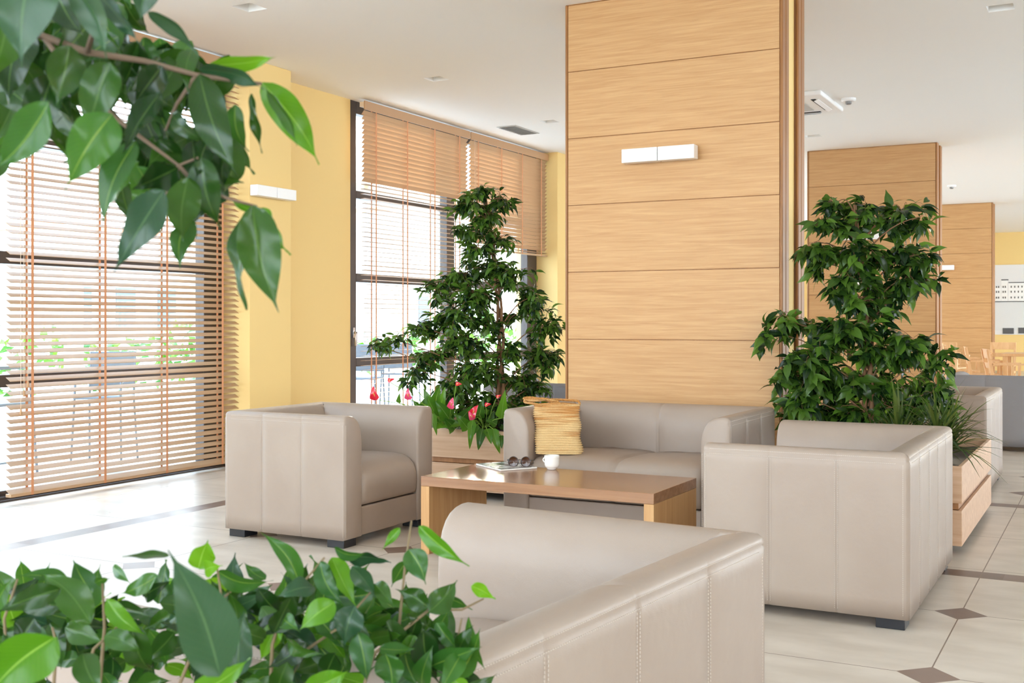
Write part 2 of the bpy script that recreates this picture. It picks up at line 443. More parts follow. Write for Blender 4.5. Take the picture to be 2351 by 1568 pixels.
def window(n, y0, y1, posts, trans=((.755, .84), (1.59, 1.675), (2.415, 2.49))):
    x0, x1 = -6.70, -6.60
    root = empty('window_%d' % n, (0, 0, 0)); struct(root)
    m = MB()
    for a, b in posts: m.box(x0, a, 0, x1, b, CEIL)
    segs = [(posts[i][1], posts[i+1][0]) for i in range(len(posts)-1)]
    for a, b in segs:
        m.box(x0, a, 0, x1, b, .06); m.box(x0, a, CEIL-.12, x1, b, CEIL)
        for z0, z1 in trans: m.box(x0, a, z0, x1, b, z1)
    struct(m.build('window_frame', M['frame'], root, bevel=.006))
    g = MB()
    for a, b in segs:
        g.box(-6.656, a, .06, -6.650, b, CEIL-.12)
    struct(g.build('window_glass', M['glass'], root))
    return root
window(1, 3.1, 7.22, [(3.1, 3.2), (4.78, 4.92), (7.01, 7.22)])
w2 = window(2, 9.02, 13.06, [(9.02, 9.12), (10.84, 11.0), (12.80, 13.06)])
window(3, 14.8, 18.8, [(14.8, 14.9), (16.7, 16.84), (18.7, 18.8)])
window(4, 20.6, 24.6, [(20.6, 20.7), (22.5, 22.64), (24.5, 24.6)])
window(5, -2.8, 1.3, [(-2.8, -2.7), (-.85, -.7), (1.2, 1.3)])
# window lever handle
m = MB(); m.box(-6.60, 9.05, 1.04, -6.585, 9.08, 1.14); m.box(-6.585, 9.055, 1.08, -6.555, 9.075, 1.10); m.box(-6.57, 9.05, .96, -6.555, 9.078, 1.10)
struct(m.build('window_handle', M['chrome'], w2, bevel=.003))
# floor track under window one
m = MB(); m.box(-6.60, 3.1, 0, -6.50, 7.22, .012); m.box(-6.585, 3.1, .012, -6.575, 7.22, .03); m.box(-6.545, 3.1, .012, -6.535, 7.22, .03)
struct(m.build('trim_5', M['frame']))

# ------------------------------------------------------------------ columns
def column(x0, x1, y0, label, thick=(.16, .24, .165)):
    t = empty('column', ((x0+x1)/2, y0, 0), 0, label, 'column', 'wood clad columns in a row')
    hw = (x1-x0)/2; a, b, c_ = thick; z0s = -.29
    for nm, f0, f1, front in (('front_cladding', 0, a, True), ('rear_cladding', a+b, a+b+c_, False)):
        m = MB(); e = .022; g = .0025
        z = 2.907-.457*7
        if True:
            zz = z
            while zz < CEIL:
                lo, hi = max(0, zz+g), min(CEIL, zz+.457-g)
                if hi > lo:
                    if front: m.box(-hw+e, 0.004, lo, hw-e, .03, hi)
                    else: m.box(-hw+e, f1-.03, lo, hw-e, f1-.004, hi)
                zz += .457
        m.build(nm, M['oak_x'], t, bevel=.0015, bseg=1)
        q = MB(); q.box(-hw+.02, f0+.012, 0, hw-.012, f1-.012, CEIL)
        q.build('backing_board', M['oak_trim'], t)
        for s_ in (-1, 1):
            q = MB()
            q.box(min(s_*(hw-e+.003), s_*hw), f0, 0, max(s_*(hw-e+.003), s_*hw), f0+a*.48, CEIL)
            q.box(min(s_*(hw-e+.003), s_*hw), f0+a*.48+.006, 0, max(s_*(hw-e+.003), s_*hw), f1, CEIL)
            q.build('edge_trim', M['oak_trim'], t, bevel=.012, bseg=3)
    q = MB(); q.box(-hw+.03, a, 0, hw-.03, a+b, CEIL)
    q.build('core', M['yellow'], t)
    return t
column(-3.332, -1.83, 7.023, 'wide wood clad column behind the beige two seat sofa')
column(-3.467, -1.898, 14.5, 'second wood clad column, half hidden behind the tall fig on the right', (.14, .14, .14))
column(-3.50, -1.965, 22.3, 'farthest wood clad column beside the black and white mural', (.14, .14, .14))

def wall_lamp(loc, rz, L, label):
    t = empty('wall_lamp', loc, rz, label, 'wall lamp', 'white box wall lamps')
    m = MB(); m.box(-L*.42, -.02, .02, L*.42, 0, .07); m.build('mounting_plate', M['grey'], t)
    for s_ in (-1, 1):
        m = MB(); x0, x1 = (-L/2, -.003) if s_ < 0 else (.003, L/2)
        m.box(x0, -.10, 0, x1, -.02, .09); m.build('shade', M['lamp'], t, bevel=.004)
    return t
wall_lamp((-2.625, 7.027, 2.245), 0, .50, 'white two part box lamp on the nearest wood column')
wall_lamp((-6.3, 7.45, 2.235), R(90), .50, 'white box lamp on the yellow pier between the windows')
wall_lamp((-2.79, 14.504, 2.215), 0, .46, 'white box lamp glimpsed through the tall fig')
wall_lamp((-2.85, 22.304, 2.15), 0, .46, 'small white box lamp on the farthest wood column')

# ------------------------------------------------------------------ ceiling fittings
wheres = ['nearest the big blind, top of the photo', 'above the yellow wall between the windows', 'beyond the air vent near the far window',
          'just right of the nearest column', 'at the top right corner']
for (a, b), wh in zip(downlights, wheres):
    t = empty('recessed_downlight', (a, b, CEIL), 0, 'square recessed white ceiling light ' + wh, 'ceiling light', 'square recessed ceiling lights')
    m = MB(); h = HS; z = .075
    c_ = [(-h,-h),(h,-h),(h,h),(-h,h)]
    for i in range(4):
        p, q = c_[i], c_[(i+1) % 4]
        m.quad((p[0],p[1],0),(q[0],q[1],0),(q[0],q[1],z),(p[0],p[1],z))
    m.quad(*[(p[0],p[1],z) for p in c_]); m.build('recess_box', M['ceil'], t)
    m = MB(); m.lathe([(.055, z-.03), (.055, z-.004)], 20); m.build('lamp_glass', M['lamp'], t, smooth=False)
t = empty('air_vent', (-5.97, 11.35, CEIL), 0, 'grey louvred air vent in the ceiling near the far window', 'air vent')
m = MB(); m.box(-.12, -.30, -.008, .12, .30, 0); m.build('frame', M['grille'], t, bevel=.003)
m = MB()
for k in range(12): m.obox((0, -.25+k*.0455, -.012), (.10, 0, 0), (0, .016, .004), (0, 0, .002))
m.build('louvres', M['grille'], t)
t = empty('air_conditioner', (-2.93, 11.2, CEIL), 0, 'white ceiling cassette air conditioner right of the nearest column', 'air conditioner')
m = MB(); m.box(-.5, -.5, -.045, .5, .5, 0); m.build('panel', M['lamp'], t, bevel=.012)
m = MB(); m.box(-.26, -.26, -.052, .26, .26, -.045)
m.build('intake_grille', M['grille'], t)
for k in range(4):
    m = MB(); m.obox((0, 0, 0), (.30, 0, 0), (0, .022, 0), (0, 0, .003)); o = m.build('outlet_slot', M['dark'], t)
    a = k*PI/2; o.location = (-math.sin(a)*.38, math.cos(a)*.38, -.046); o.rotation_euler = (0, 0, a)
    m = MB(); m.obox((0, .03, -.012), (.30, 0, 0), (0, .02, .008), (0, 0, .002)); o2 = m.build('flap', M['lamp'], t); o2.location = o.location; o2.rotation_euler = o.rotation_euler
for loc, lb in (((-2.29, 11.26, CEIL), 'round white smoke detector beside the ceiling air conditioner'), ((-2.30, 19.2, CEIL), 'small white smoke detector far back beyond the second column')):
    t = empty('smoke_detector', loc, 0, lb, 'smoke detector', 'white smoke detectors')
    m = MB(); m.lathe([(.07, 0), (.07, -.02), (.058, -.03)], 24); m.build('base', M['lamp'], t, smooth=False)
    m = MB(); m.lathe([(.03, -.03), (.03, -.05), (.022, -.058)], 16); m.build('sensor', M['grey'], t)

# ------------------------------------------------------------------ blinds
def blind(x, y0, y1, zt, tapes, tilts, label, zb=.05, pitch=.0465, cords=None):
    """tilts: function(index, z) -> angle, positive = room edge lower"""
    t = empty('venetian_blind', (x, (y0+y1)/2, 0), 0, label, 'window blind', 'wooden venetian blinds')
    L = (y1-y0)/2
    m = MB(); m.box(.02, -L, zt-.085, .035, L, zt); m.build('valance', M['valance'], t, bevel=.002)
    m = MB(); m.box(-.035, -L+.01, zt-.055, .018, L-.01, zt-.008); m.build('headrail', M['cord'], t)
    m = MB(); z = zt-.11; i = 0
    while z > zb+.03:
        a = tilts(i, z)
        m.obox((0, 0, z), (.025*math.cos(a), 0, -.025*math.sin(a)), (0, L-.012, 0), (.0015*math.sin(a), 0, .0015*math.cos(a)))
        z -= pitch; i += 1
    m.build('slats', M['slat'], t)
    m = MB(); m.box(-.026, -L+.012, zb, .026, L-.012, zb+.022); m.build('bottom_rail', M['slat'], t, bevel=.003)
    for ty in tapes:
        for dx in (-1, 1):
            q = MB(); q.box(dx*.0285-.0006, ty-(y0+y1)/2-.010, zb, dx*.0285+.0006, ty-(y0+y1)/2+.010, zt-.06); q.build('ladder_tape', M['tape'], t)
    for (cy, zl) in (cords or []):
        q = MB(); cyl = cy-(y0+y1)/2
        q.tube([(.04, cyl, zt-.08), (.045, cyl, zl)], .0016, 5); q.build('pull_cord', M['cord'], t)
        q = MB(); q.lathe([(.003, .04), (.007, .03), (.009, 0), (.006, -.004)], 10, (.045, cyl, zl-.035)); q.build('cord_bell', M['valance'], t, smooth=True)
    return t
blind(-6.43, 5.0, 7.222, 3.345, [5.18, 5.80, 6.40, 7.01], lambda i, z: R(29)+.03*math.sin(i*1.7), 'lowered wooden blind over the left window behind the hanging leaves', .04,
      cords=[(5.075, .62), (5.10, .74), (5.13, .80)])
def t2(i, z): return R(-50) if i < 15 else R(-4 + 3*math.sin(i*.9))
blind(-6.46, 9.02, 11.05, 3.345, [9.22, 9.78, 10.31, 10.83], t2, 'lowered wooden blind over the middle window, its lower slats lying flat', .10)
def t3(i, z): return R(-48) if i < 25 else R(-8)
blind(-6.46, 11.08, 13.05, 3.345, [11.25, 11.81, 12.34, 12.86], t3, 'half raised wooden blind nearest the column, ending above the fig', 2.03,
      cords=[(11.14, 2.4), (11.17, 2.3)])

# ------------------------------------------------------------------ sofas
def shell(Wd, Dp, seams_side, seams_back, th=.16, hh=.70, seam_mid=False):
    """U shaped shell of arms and back: front is -Y, back at y=Dp/2, x from -Wd/2 to Wd/2"""
    x0, x1, yf, yb = -Wd/2, Wd/2, -Dp/2, Dp/2
    prof = [(0, .045, 1), (0, .12, 1), (0, .25, 1), (0, .40, 1), (0, .55, 1), (0, .63, 1), (0, .662, 1), (.0035, .668, .6), (.001, .675, .6),
            (.005, .686, .5), (.014, .695, .4), (.03, .6995, .3), (.055, .699, .2), (.08, .694, 0), (.105, .683, 0), (.126, .665, 0), (.142, .640, 0), (.153, .608, 0),
            (.159, .57, 0), (.161, .52, 0), (.160, .42, 0), (.160, .25, 0), (.160, .045, 0)]
    sc_ = hh/.70
    path = []   # (pos, inward dir scaled, groove, bulge)
    def seg(p, q, nin, seams, mid_in=False, c0=True, c1=True):
        p = Vector(p); q = Vector(q); L = (q-p).length; d = (q-p)/L
        ts = set([0.0, 1.0, .020/L, .010/L, 1-.010/L, 1-.020/L])
        bp = [0]+seams+[1]
        for i in range(len(bp)-1):
            for k in range(1, 6): ts.add(bp[i]+(bp[i+1]-bp[i])*k/6)
        for s_ in seams:
            for e in (-.012, -.004, 0, .004, .012): ts.add(s_+e/L)
        if mid_in:
            for e in (-.014, -.005, 0, .005, .014): ts.add(.5+e/L)
        res = []
        for tt in sorted(ts):
            g = max([0]+[1-abs(tt-s_)*L/.012 for s_ in seams])
            gi = max(0, 1-abs(tt-.5)*L/.014) if mid_in else 0
            bl = 0
            for i in range(len(bp)-1):
                if bp[i] <= tt <= bp[i+1]: bl = math.sin(PI*(tt-bp[i])/(bp[i+1]-bp[i]))
            ca = L*tt if c0 else 9; cb = L*(1-tt) if c1 else 9      # distance to the mitred corners
            res.append((p+d*(L*tt), Vector(nin), g, bl, gi, d if ca < cb else -d, min(ca, cb)))
        return res
    A = seg((x0, yf+.012), (x0, yb), (1, 0), seams_side, c0=False)
    B = seg((x0, yb), (x1, yb), (0, -1), seams_back, seam_mid)
    D = seg((x1, yb), (x1, yf+.012), (-1, 0), seams_side, c1=False)
    A[-1] = (A[-1][0], Vector((1, -1)), 0, 0, 0, Vector((0, 0)), 9); D[0] = (D[0][0], Vector((-1, -1)), 0, 0, 0, Vector((0, 0)), 9)
    path = A + B[1:-1] + D
    path[len(A)-1] = A[-1]
    # small rounding of the outer corners
    P2 = path
    m = MB(); n = len(prof)
    def ring(p, nn, g, bl, gi, away=Vector((0, 0)), dist=9, shrink=0, shift=(0, 0)):
        corner = abs(nn.x) > .5 and abs(nn.y) > .5
        cxm, czm = .08, .36
        for (u, z, gw) in prof:
            zz = z*sc_
            uu = u*th/.16
            if corner:   # pull the mitre in a little so it reads as a rounded edge
                uu = u*th/.16 + (.007*(1-u/.16) if u < .02 else 0)
            ed = math.sin(PI*min(1, max(0, (z-.045)/.62)))
            uu += gw*(.0045*g) - gw*.0045*bl*ed*(1-g) if u < .03 else 0
            if u > .1: uu -= .006*gi; 
            elif u > .03: zz -= .005*gi
            if shrink:
                uu = cxm*th/.16+(uu-cxm*th/.16)*(1-shrink/.08); zz = czm+(zz-czm)*(1-shrink/.33)
            k_ = max(0, uu-dist); m.v.append((p.x+nn.x*uu+away.x*k_+shift[0], p.y+nn.y*uu+away.y*k_+shift[1], zz))
    rings = []
    e0, e1 = P2[0], P2[-1]
    ring(e0[0], e0[1], 0, 0, 0, shrink=.014, shift=(0, -.012)); ring(e0[0], e0[1], 0, 0, 0, shrink=.005, shift=(0, -.0085)); ring(e0[0], e0[1], 0, 0, 0, shrink=.0015, shift=(0, -.004))
    cnt = 3
    for q in P2: ring(*q); cnt += 1
    ring(e1[0], e1[1], 0, 0, 0, shrink=.0015, shift=(0, -.004)); ring(e1[0], e1[1], 0, 0, 0, shrink=.005, shift=(0, -.0085)); ring(e1[0], e1[1], 0, 0, 0, shrink=.014, shift=(0, -.012)); cnt += 3
    for i in range(cnt-1):
        for k in range(n):
            a = i*n+k; b = i*n+(k+1) % n
            m.f.append((a, a+n, b+n, b))
    m.f.append(tuple(range(n))); m.f.append(tuple((cnt-1)*n+k for k in range(n))[::-1])
    # corner path index
    return m
def dashes(m, p, q, nrm, pitch=.0075, wd=.0006, off=.001, frac=.6):
    p = Vector(p); q = Vector(q); L = (q-p).length; d = (q-p)/L; nrm = Vector(nrm).normalized(); sd_ = d.cross(nrm)
    k = int(L/pitch)
    for i in range(k):
        c = p+d*(pitch*(i+.5))+nrm*off
        m.obox(c, d*pitch*frac/2, sd_*wd, nrm*.0007)
def make_sofa(name, Wd, Dp, matl, thr, seats, loc, rz, label, cat, group, nback, stitch=True, hh=.70, ss=(.34, .67)):
    t = empty(name, loc, rz, label, cat, group)
    ss = list(ss)
    sb = [i/nback for i in range(1, nback)]
    shell(Wd, Dp, ss, sb, seam_mid=(seats > 1), hh=hh).build('armrests_and_back', matl, t, smooth=True)
    x0, x1, yf, yb = -Wd/2, Wd/2, -Dp/2, Dp/2
    # seat cushion: rounded front, slight crown
    iw = Wd/2-.158
    m = MB(); N = 24*seats; prof = []
    y_f = yf+.006
    prof = [(y_f+.03, .205), (y_f+.006, .212), (y_f-.004, .235), (y_f-.008, .29), (y_f-.004, .34), (y_f+.012, .378), (y_f+.04, .408), (y_f+.085, .426), (y_f+.15, .434), (y_f+.30, .436), (y_f+.5, .428), (yb-.15, .415), (yb-.15, .21)]
    for i in range(N+1):
        u = i/N; x = -iw+2*iw*u
        for j, (yy, zz) in enumerate(prof):
            lu = (u*seats) % 1 if u < 1 else 1
            g = 0
            ed = min(lu, 1-lu)*(2*iw/seats)
            inner = (0 < i < N) or True
            g = max(0, 1-ed/.035)**2
            crown = .010*math.sin(PI*lu)
            yy2 = yy + (g*.012 if j < 7 else 0)
            zz2 = zz + (crown - g*.014 if 3 < j < 12 else 0) + .002*math.sin(x*31+yy*17)*(1 if 4 < j < 12 else 0)
            m.v.append((x, yy2, zz2))
    n = len(prof)
    for i in range(N):
        for j in range(n):
            a = i*n+j; b = i*n+(j+1) % n
            m.f.append((a, b, b+n, a+n))
    m.f.append(tuple(range(n))[::-1]); m.f.append(tuple(N*n+k for k in range(n)))
    m.build('seat', matl, t, smooth=True)
    m = MB(); m.box(-iw, yf+.012, .047, iw, yb-.15, .202); m.build('front_rail', matl, t, bevel=.008, bseg=3)
    for sx in (-1, 1):
        for sy in (-1, 1):
            m = MB(); cx_, cy_ = sx*(Wd/2-.075), sy*(Dp/2-.075)
            m.box(cx_-.055, cy_-.055, 0, cx_+.055, cy_+.055, .048); m.build('foot', M['black'], t, bevel=.003)
    if stitch:
        m = MB(); zt = .655*hh/.7
        for sx in (-1, 1):
            for s_ in ss:
                yy = yf+.012+(Dp-.012)*s_ if sx < 0 else yb-(Dp-.012)*s_
                for e in (-.006, .006):
                    dashes(m, (sx*Wd/2, yy+e, .06), (sx*Wd/2, yy+e, zt), (sx, 0, 0), off=-.0005)
            for zz in (.658, .6785):
                dashes(m, (sx*(Wd/2-(.000 if zz < .66 else .0025)), yf+.03, zz*hh/.7), (sx*(Wd/2-(.000 if zz < .66 else .0025)), yb-.045, zz*hh/.7), (sx, 0, .1), off=.0012)
            dashes(m, (sx*(Wd/2-.006), yf-.001, .06), (sx*(Wd/2-.006), yf-.001, zt), (0, -1, 0), off=.002)
            dashes(m, (sx*(Wd/2)-.0*sx, yf+.013, .06), (sx*(Wd/2), yf+.013, zt), (sx, 0, 0), off=.0012)
            dashes(m, (sx*(Wd/2-.0), yb-.024, .06), (sx*(Wd/2-.0), yb-.024, zt), (sx, 0, 0), off=.0005)
            dashes(m, (sx*(Wd/2-.024), yb, .06), (sx*(Wd/2-.024), yb, zt), (0, 1, 0), off=.0005)
        for s_ in sb:
            for e in (-.006, .006):
                dashes(m, (x0+Wd*s_+e, yb, .06), (x0+Wd*s_+e, yb, zt), (0, 1, 0), off=-.0005)
        for zz in (.658, .6785):
            dashes(m, (x0+.045, yb-(.000 if zz < .66 else .0025), zz*hh/.7), (x1-.045, yb-(.000 if zz < .66 else .0025), zz*hh/.7), (0, 1, .1), off=.0012)
        m.build('seam_stitching', thr, t)
    return t
LE, TH = M['leather'], M['thread']
G = 'beige leather seats around the low table'
# local front is -Y ; rz turns it
make_sofa('armchair', .87, .83, LE, TH, 1, (-3.985, 5.265, 0), R(90), 'boxy beige leather armchair left of the low table, by the windows', 'armchair', G, 3)
make_sofa('sofa', 1.34, .88, LE, TH, 2, (-2.432, 6.15, 0), 0, 'beige two seat sofa against the wood column, woven bag on it', 'sofa', G, 4)
make_sofa('sofa', 1.32, .83, LE, TH, 2, (-1.115, 5.23, 0), R(-90), 'beige sofa right of the low table with its stitched side to the viewer', 'sofa', G, 5, hh=.69)
nr = R(-90-5)
nc = Vector((-.735, 2.665, 0)); Dn, Wn = .86, 1.34
dback = Vector((math.cos(nr+PI/2), math.sin(nr+PI/2), 0))      # local +Y
dside = Vector((math.cos(nr), math.sin(nr), 0))                 # local +X
cen = nc - dback*(Dn/2) + dside*(Wn/2)
make_sofa('sofa', Wn, Dn, LE, TH, 2, tuple(cen), nr, 'closest beige sofa in the foreground, back turned to the viewer', 'sofa', G, 4)
make_sofa('sofa', 1.22, .83, LE, TH, 2, (-1.175, 8.79, 0), R(-90), 'beige sofa behind the planter with the spiky plant on the right', 'sofa', None, 4, stitch=False)
make_sofa('sofa', 1.36, .83, M['leather_grey'], M['gthread'], 2, (-.73, 11.77, 0), R(180), 'grey sofa back in front of the wooden dining chairs', 'sofa', None, 4, stitch=False)
make_sofa('sofa', 1.30, .83, M['leather_grey'], M['gthread'], 2, (-4.0, 8.62, 0), R(180), 'grey beige sofa back glimpsed between the window fig and the column', 'sofa', None, 4, stitch=False)

# ------------------------------------------------------------------ low table and what lies on it
tx0, tx1, ty0, ty1, tz = -3.17, -1.89, 4.945, 5.55, .40
t = empty('coffee_table', ((tx0+tx1)/2, (ty0+ty1)/2, 0), 0, 'low oak table with two panel legs between the beige seats', 'table')
hx, hy = (tx1-tx0)/2, (ty1-ty0)/2
m = MB(); m.box(-hx, -hy, tz-.05, hx, hy, tz); m.build('tabletop', M['oak_top'], t, bevel=.0015)
for s_ in (-1, 1):
    m = MB(); a, b = sorted((s_*hx, s_*(hx-.05))); m.box(a, -hy, 0, b, hy, tz-.051); m.build('leg', M['oak_z'], t, bevel=.0015)

def magmat():
    m, t_, b = mat('magazine_cover')
    tcn = t_.nodes.new('ShaderNodeTexCoord'); n = t_.nodes.new('ShaderNodeTexNoise'); n.inputs['Scale'].default_value = 16; n.inputs['Detail'].default_value = 5
    t_.links.new(tcn.outputs['Object'], n.inputs['Vector'])
    r = t_.nodes.new('ShaderNodeValToRGB'); e = r.color_ramp.elements
    e[0].position = .42; e[0].color = srgb(40, 42, 46); e[1].position = .62; e[1].color = srgb(205, 205, 200)
    q = e.new(.52); q.color = srgb(96, 100, 104)
    t_.links.new(n.outputs[0], r.inputs[0]); t_.links.new(r.outputs[0], b.inputs['Base Color']); b.inputs['Roughness'].default_value = .25
    return m
def onz(px, py, z):
    return at(F_*(EYE-z)/(py-HY), px, py)
c4 = [onz(1089, 1067, tz), onz(1163, 1085, tz), onz(1244, 1075.5, tz), onz(1155, 1061.5, tz)]
mc = sum(c4, Vector())/4
e1 = (c4[1]-c4[0]); e2 = (c4[2]-c4[1]); a1 = math.atan2(e1.y, e1.x)
t = empty('magazine', (mc.x, mc.y, tz), a1, 'open printed magazine under the sunglasses on the table', 'magazine')
lx, ly = .29, .225
m = MB(); m.box(-lx/2, -ly/2, .0005, lx/2, ly/2, .0095); m.build('pages', M['paper'], t, bevel=.0015)
m = MB(); m.box(-lx/2+.002, -ly/2+.002, .0096, lx/2-.002, ly/2-.002, .0104); m.build('cover', magmat(), t)
# cup
pc = onz(1267, 1078, tz)
t = empty('coffee_cup', (pc.x, pc.y, tz+.001), R(170), 'small white porcelain cup on the low table', 'cup')
m = MB()
prof = [(.022, 0), (.027, .003), (.0275, .008), (.034, .012), (.0385, .020), (.0402, .030), (.0405, .062), (.0412, .066), (.0412, .076), (.0385, .076), (.038, .04), (.030, .022), (.001, .018)]
m.lathe(prof, 40, close=False); m.build('body', M['porcelain'], t, smooth=True)
m = MB(); m.tube([(.039+.020*math.sin(PI*k/10), 0, .066-.036*k/10) for k in range(11)], .0035, 8); m.build('handle', M['porcelain'], t, smooth=True)
m = MB(); m.lathe([(.001, 0), (.0375, 0)], 24, (0, 0, .052), close=False); m.build('coffee', plain('coffee', srgb(60, 34, 18), .1), t)
# sunglasses, resting upside down on the rims and temples
ps = onz(1193, 1073, tz+.011)
t = empty('sunglasses', (ps.x, ps.y, tz+.0115), YAW+R(-6), 'brown tinted round sunglasses lying on the magazine', 'sunglasses')
for s_ in (-1, 1):
    m = MB(); m.tube([(s_*.034+.0265*math.cos(2*PI*k/28), -.004*math.cos(4*PI*k/28), .030+.0265*math.sin(2*PI*k/28)) for k in range(29)], .0024, 7, cap=False)
    m.build('rim', M['tort'], t, smooth=True)
    m = MB(); m.lathe([(.0255, -.0008), (.015, -.003), (.001, -.004)], 28, close=False)
    o = m.build('lens', M['lens'], t, smooth=True); o.rotation_euler = (R(-90), 0, 0); o.location = (s_*.034, -.002, .030); o.scale = (1, 1, -1)
    m = MB(); m.tube([(s_*.060, 0, .040), (s_*.067, .008, .038), (s_*.068, .06, .026), (s_*.066, .12, .010), (s_*.062, .142, .004)], [.003, .0028, .002, .002, .003], 6)
    m.build('temple', M['tort'], t, smooth=True)
m = MB(); m.tube([(-.010, -.001, .036), (-.005, -.003, .041), (.005, -.003, .041), (.010, -.001, .036)], .0022, 6); m.build('bridge', M['tort'], t, smooth=True)

# ------------------------------------------------------------------ woven bag
def bagmat(vertical=False):
    m, t_, b = mat('jute_weave')
    tcn = t_.nodes.new('ShaderNodeTexCoord'); s = t_.nodes.new('ShaderNodeSeparateXYZ'); t_.links.new(tcn.outputs['Object'], s.inputs[0])
    n0 = t_.nodes.new('ShaderNodeTexNoise'); n0.inputs['Scale'].default_value = 1; n0.inputs['Detail'].default_value = 3
    mp = t_.nodes.new('ShaderNodeMapping'); mp.inputs['Scale'].default_value = (3, 3, 60); t_.links.new(tcn.outputs['Object'], mp.inputs[0]); t_.links.new(mp.outputs[0], n0.inputs['Vector'])
    mr = t_.nodes.new('ShaderNodeMapRange'); mr.inputs['From Min'].default_value = .12; mr.inputs['From Max'].default_value = .28
    mr.inputs['To Min'].default_value = .12; mr.inputs['To Max'].default_value = -.10
    t_.links.new(s.outputs[2], mr.inputs[0])
    ad = t_.nodes.new('ShaderNodeMath'); ad.operation = 'ADD'; t_.links.new(n0.outputs[0], ad.inputs[0]); t_.links.new(mr.outputs[0], ad.inputs[1])
    r = t_.nodes.new('ShaderNodeValToRGB'); e = r.color_ramp.elements; e[0].position = .36; e[0].color = srgb(190, 134, 72); e[1].position = .6; e[1].color = srgb(224, 192, 138)
    t_.links.new(ad.outputs[0], r.inputs[0]); t_.links.new(r.outputs[0], b.inputs['Base Color'])
    n = t_.nodes.new('ShaderNodeTexVoronoi'); n.inputs['Scale'].default_value = 150; t_.links.new(tcn.outputs['Object'], n.inputs['Vector'])
    bp = t_.nodes.new('ShaderNodeBump'); bp.inputs['Strength'].default_value = .9; bp.inputs['Distance'].default_value = .004
    t_.links.new(n.outputs[0], bp.inputs['Height']); t_.links.new(bp.outputs[0], b.inputs['Normal']); b.inputs['Roughness'].default_value = .9
    return m
BM_ = bagmat()
dB = 6.35
pb = at(6.2, 1254, 1040)
bag = empty('woven_bag', (-2.805, 5.83, .442), R(20), 'straw coloured woven bag leaning in the sofa corner', 'bag')
m = MB(); NU, NV = 56, 110; wB, hB = .272, .285
rows = []
for j in range(NV+1):
    v = j/NV
    z = hB*v
    wloc = wB*(.985+.012*math.sin(v*11+.6)-.02*math.sin(PI*v)) * (1-.10*max(0, 1-v/.05)**2-.05*max(0, (v-.95)/.05)**2)
    th = .045*(math.sin(PI*min(1, v*.86+.12))**.6)+.006
    if j == 0: th *= .5
    rib = .0042*math.sin(v*NV*2*PI/5)
    for i in range(NU):
        a = 2*PI*i/NU
        ca, sa = math.cos(a), math.sin(a)
        x = (abs(ca)**.55)*math.copysign(1, ca)*(wloc/2+rib); y = (abs(sa)**.8)*math.copysign(1, sa)*(th+rib)
        lean = .05*v + .012*math.sin(v*5+x*9)
        z2 = z + (-.010*abs(ca)**2*(1-v)*0) + .008*math.cos(x*14)*v
        y += lean
        m.v.append((x - .018*v*1.0 + .004*math.sin(v*14), y, z2))
for j in range(NV):
    for i in range(NU):
        a = j*NU+i; b = j*NU+(i+1) % NU
        m.f.append((a, b, b+NU, a+NU))
m.f.append(tuple(range(NU))[::-1]); m.f.append(tuple(NV*NU+k for k in range(NU)))
m.build('bag_body', BM_, bag, smooth=True)
def rope(pts, name='handle'):
    # braided: three strands
    P = [Vector(p) for p in pts]; Q = []
    for i in range(len(P)-1):
        p0, p1, p2, p3 = P[max(i-1, 0)], P[i], P[i+1], P[min(i+2, len(P)-1)]
        for k in range(10):
            u = k/10; Q.append(.5*((2*p1)+(p2-p0)*u+(2*p0-5*p1+4*p2-p3)*u*u+(3*p1-p0-3*p2+p3)*u**3))
    Q.append(P[-1]); m = MB()
    for s_ in range(3):
        pts2 = []
        for i, q in enumerate(Q):
            a = i*.75+s_*2*PI/3; tn = (Q[min(i+1, len(Q)-1)]-Q[max(i-1, 0)]).normalized(); u_ = tn.orthogonal().normalized(); v_ = tn.cross(u_)
            pts2.append(q+(u_*math.cos(a)+v_*math.sin(a))*.0038)
        m.tube(pts2, .0042, 6)
    return m.build(name, BM_, bag, smooth=True)
rope([(-.10, .02, .275), (-.15, .03, .285), (-.20, .04, .292), (-.19, .06, .305), (-.10, .06, .312), (-.02, .055, .298), (.0, .05, .285)])
rope([(-.02, .085, .285), (-.08, .09, .300), (-.16, .085, .315), (-.21, .07, .312), (-.16, .05, .30), (-.06, .09, .305), (.03, .10, .303), (.10, .09, .298), (.115, .07, .28)])

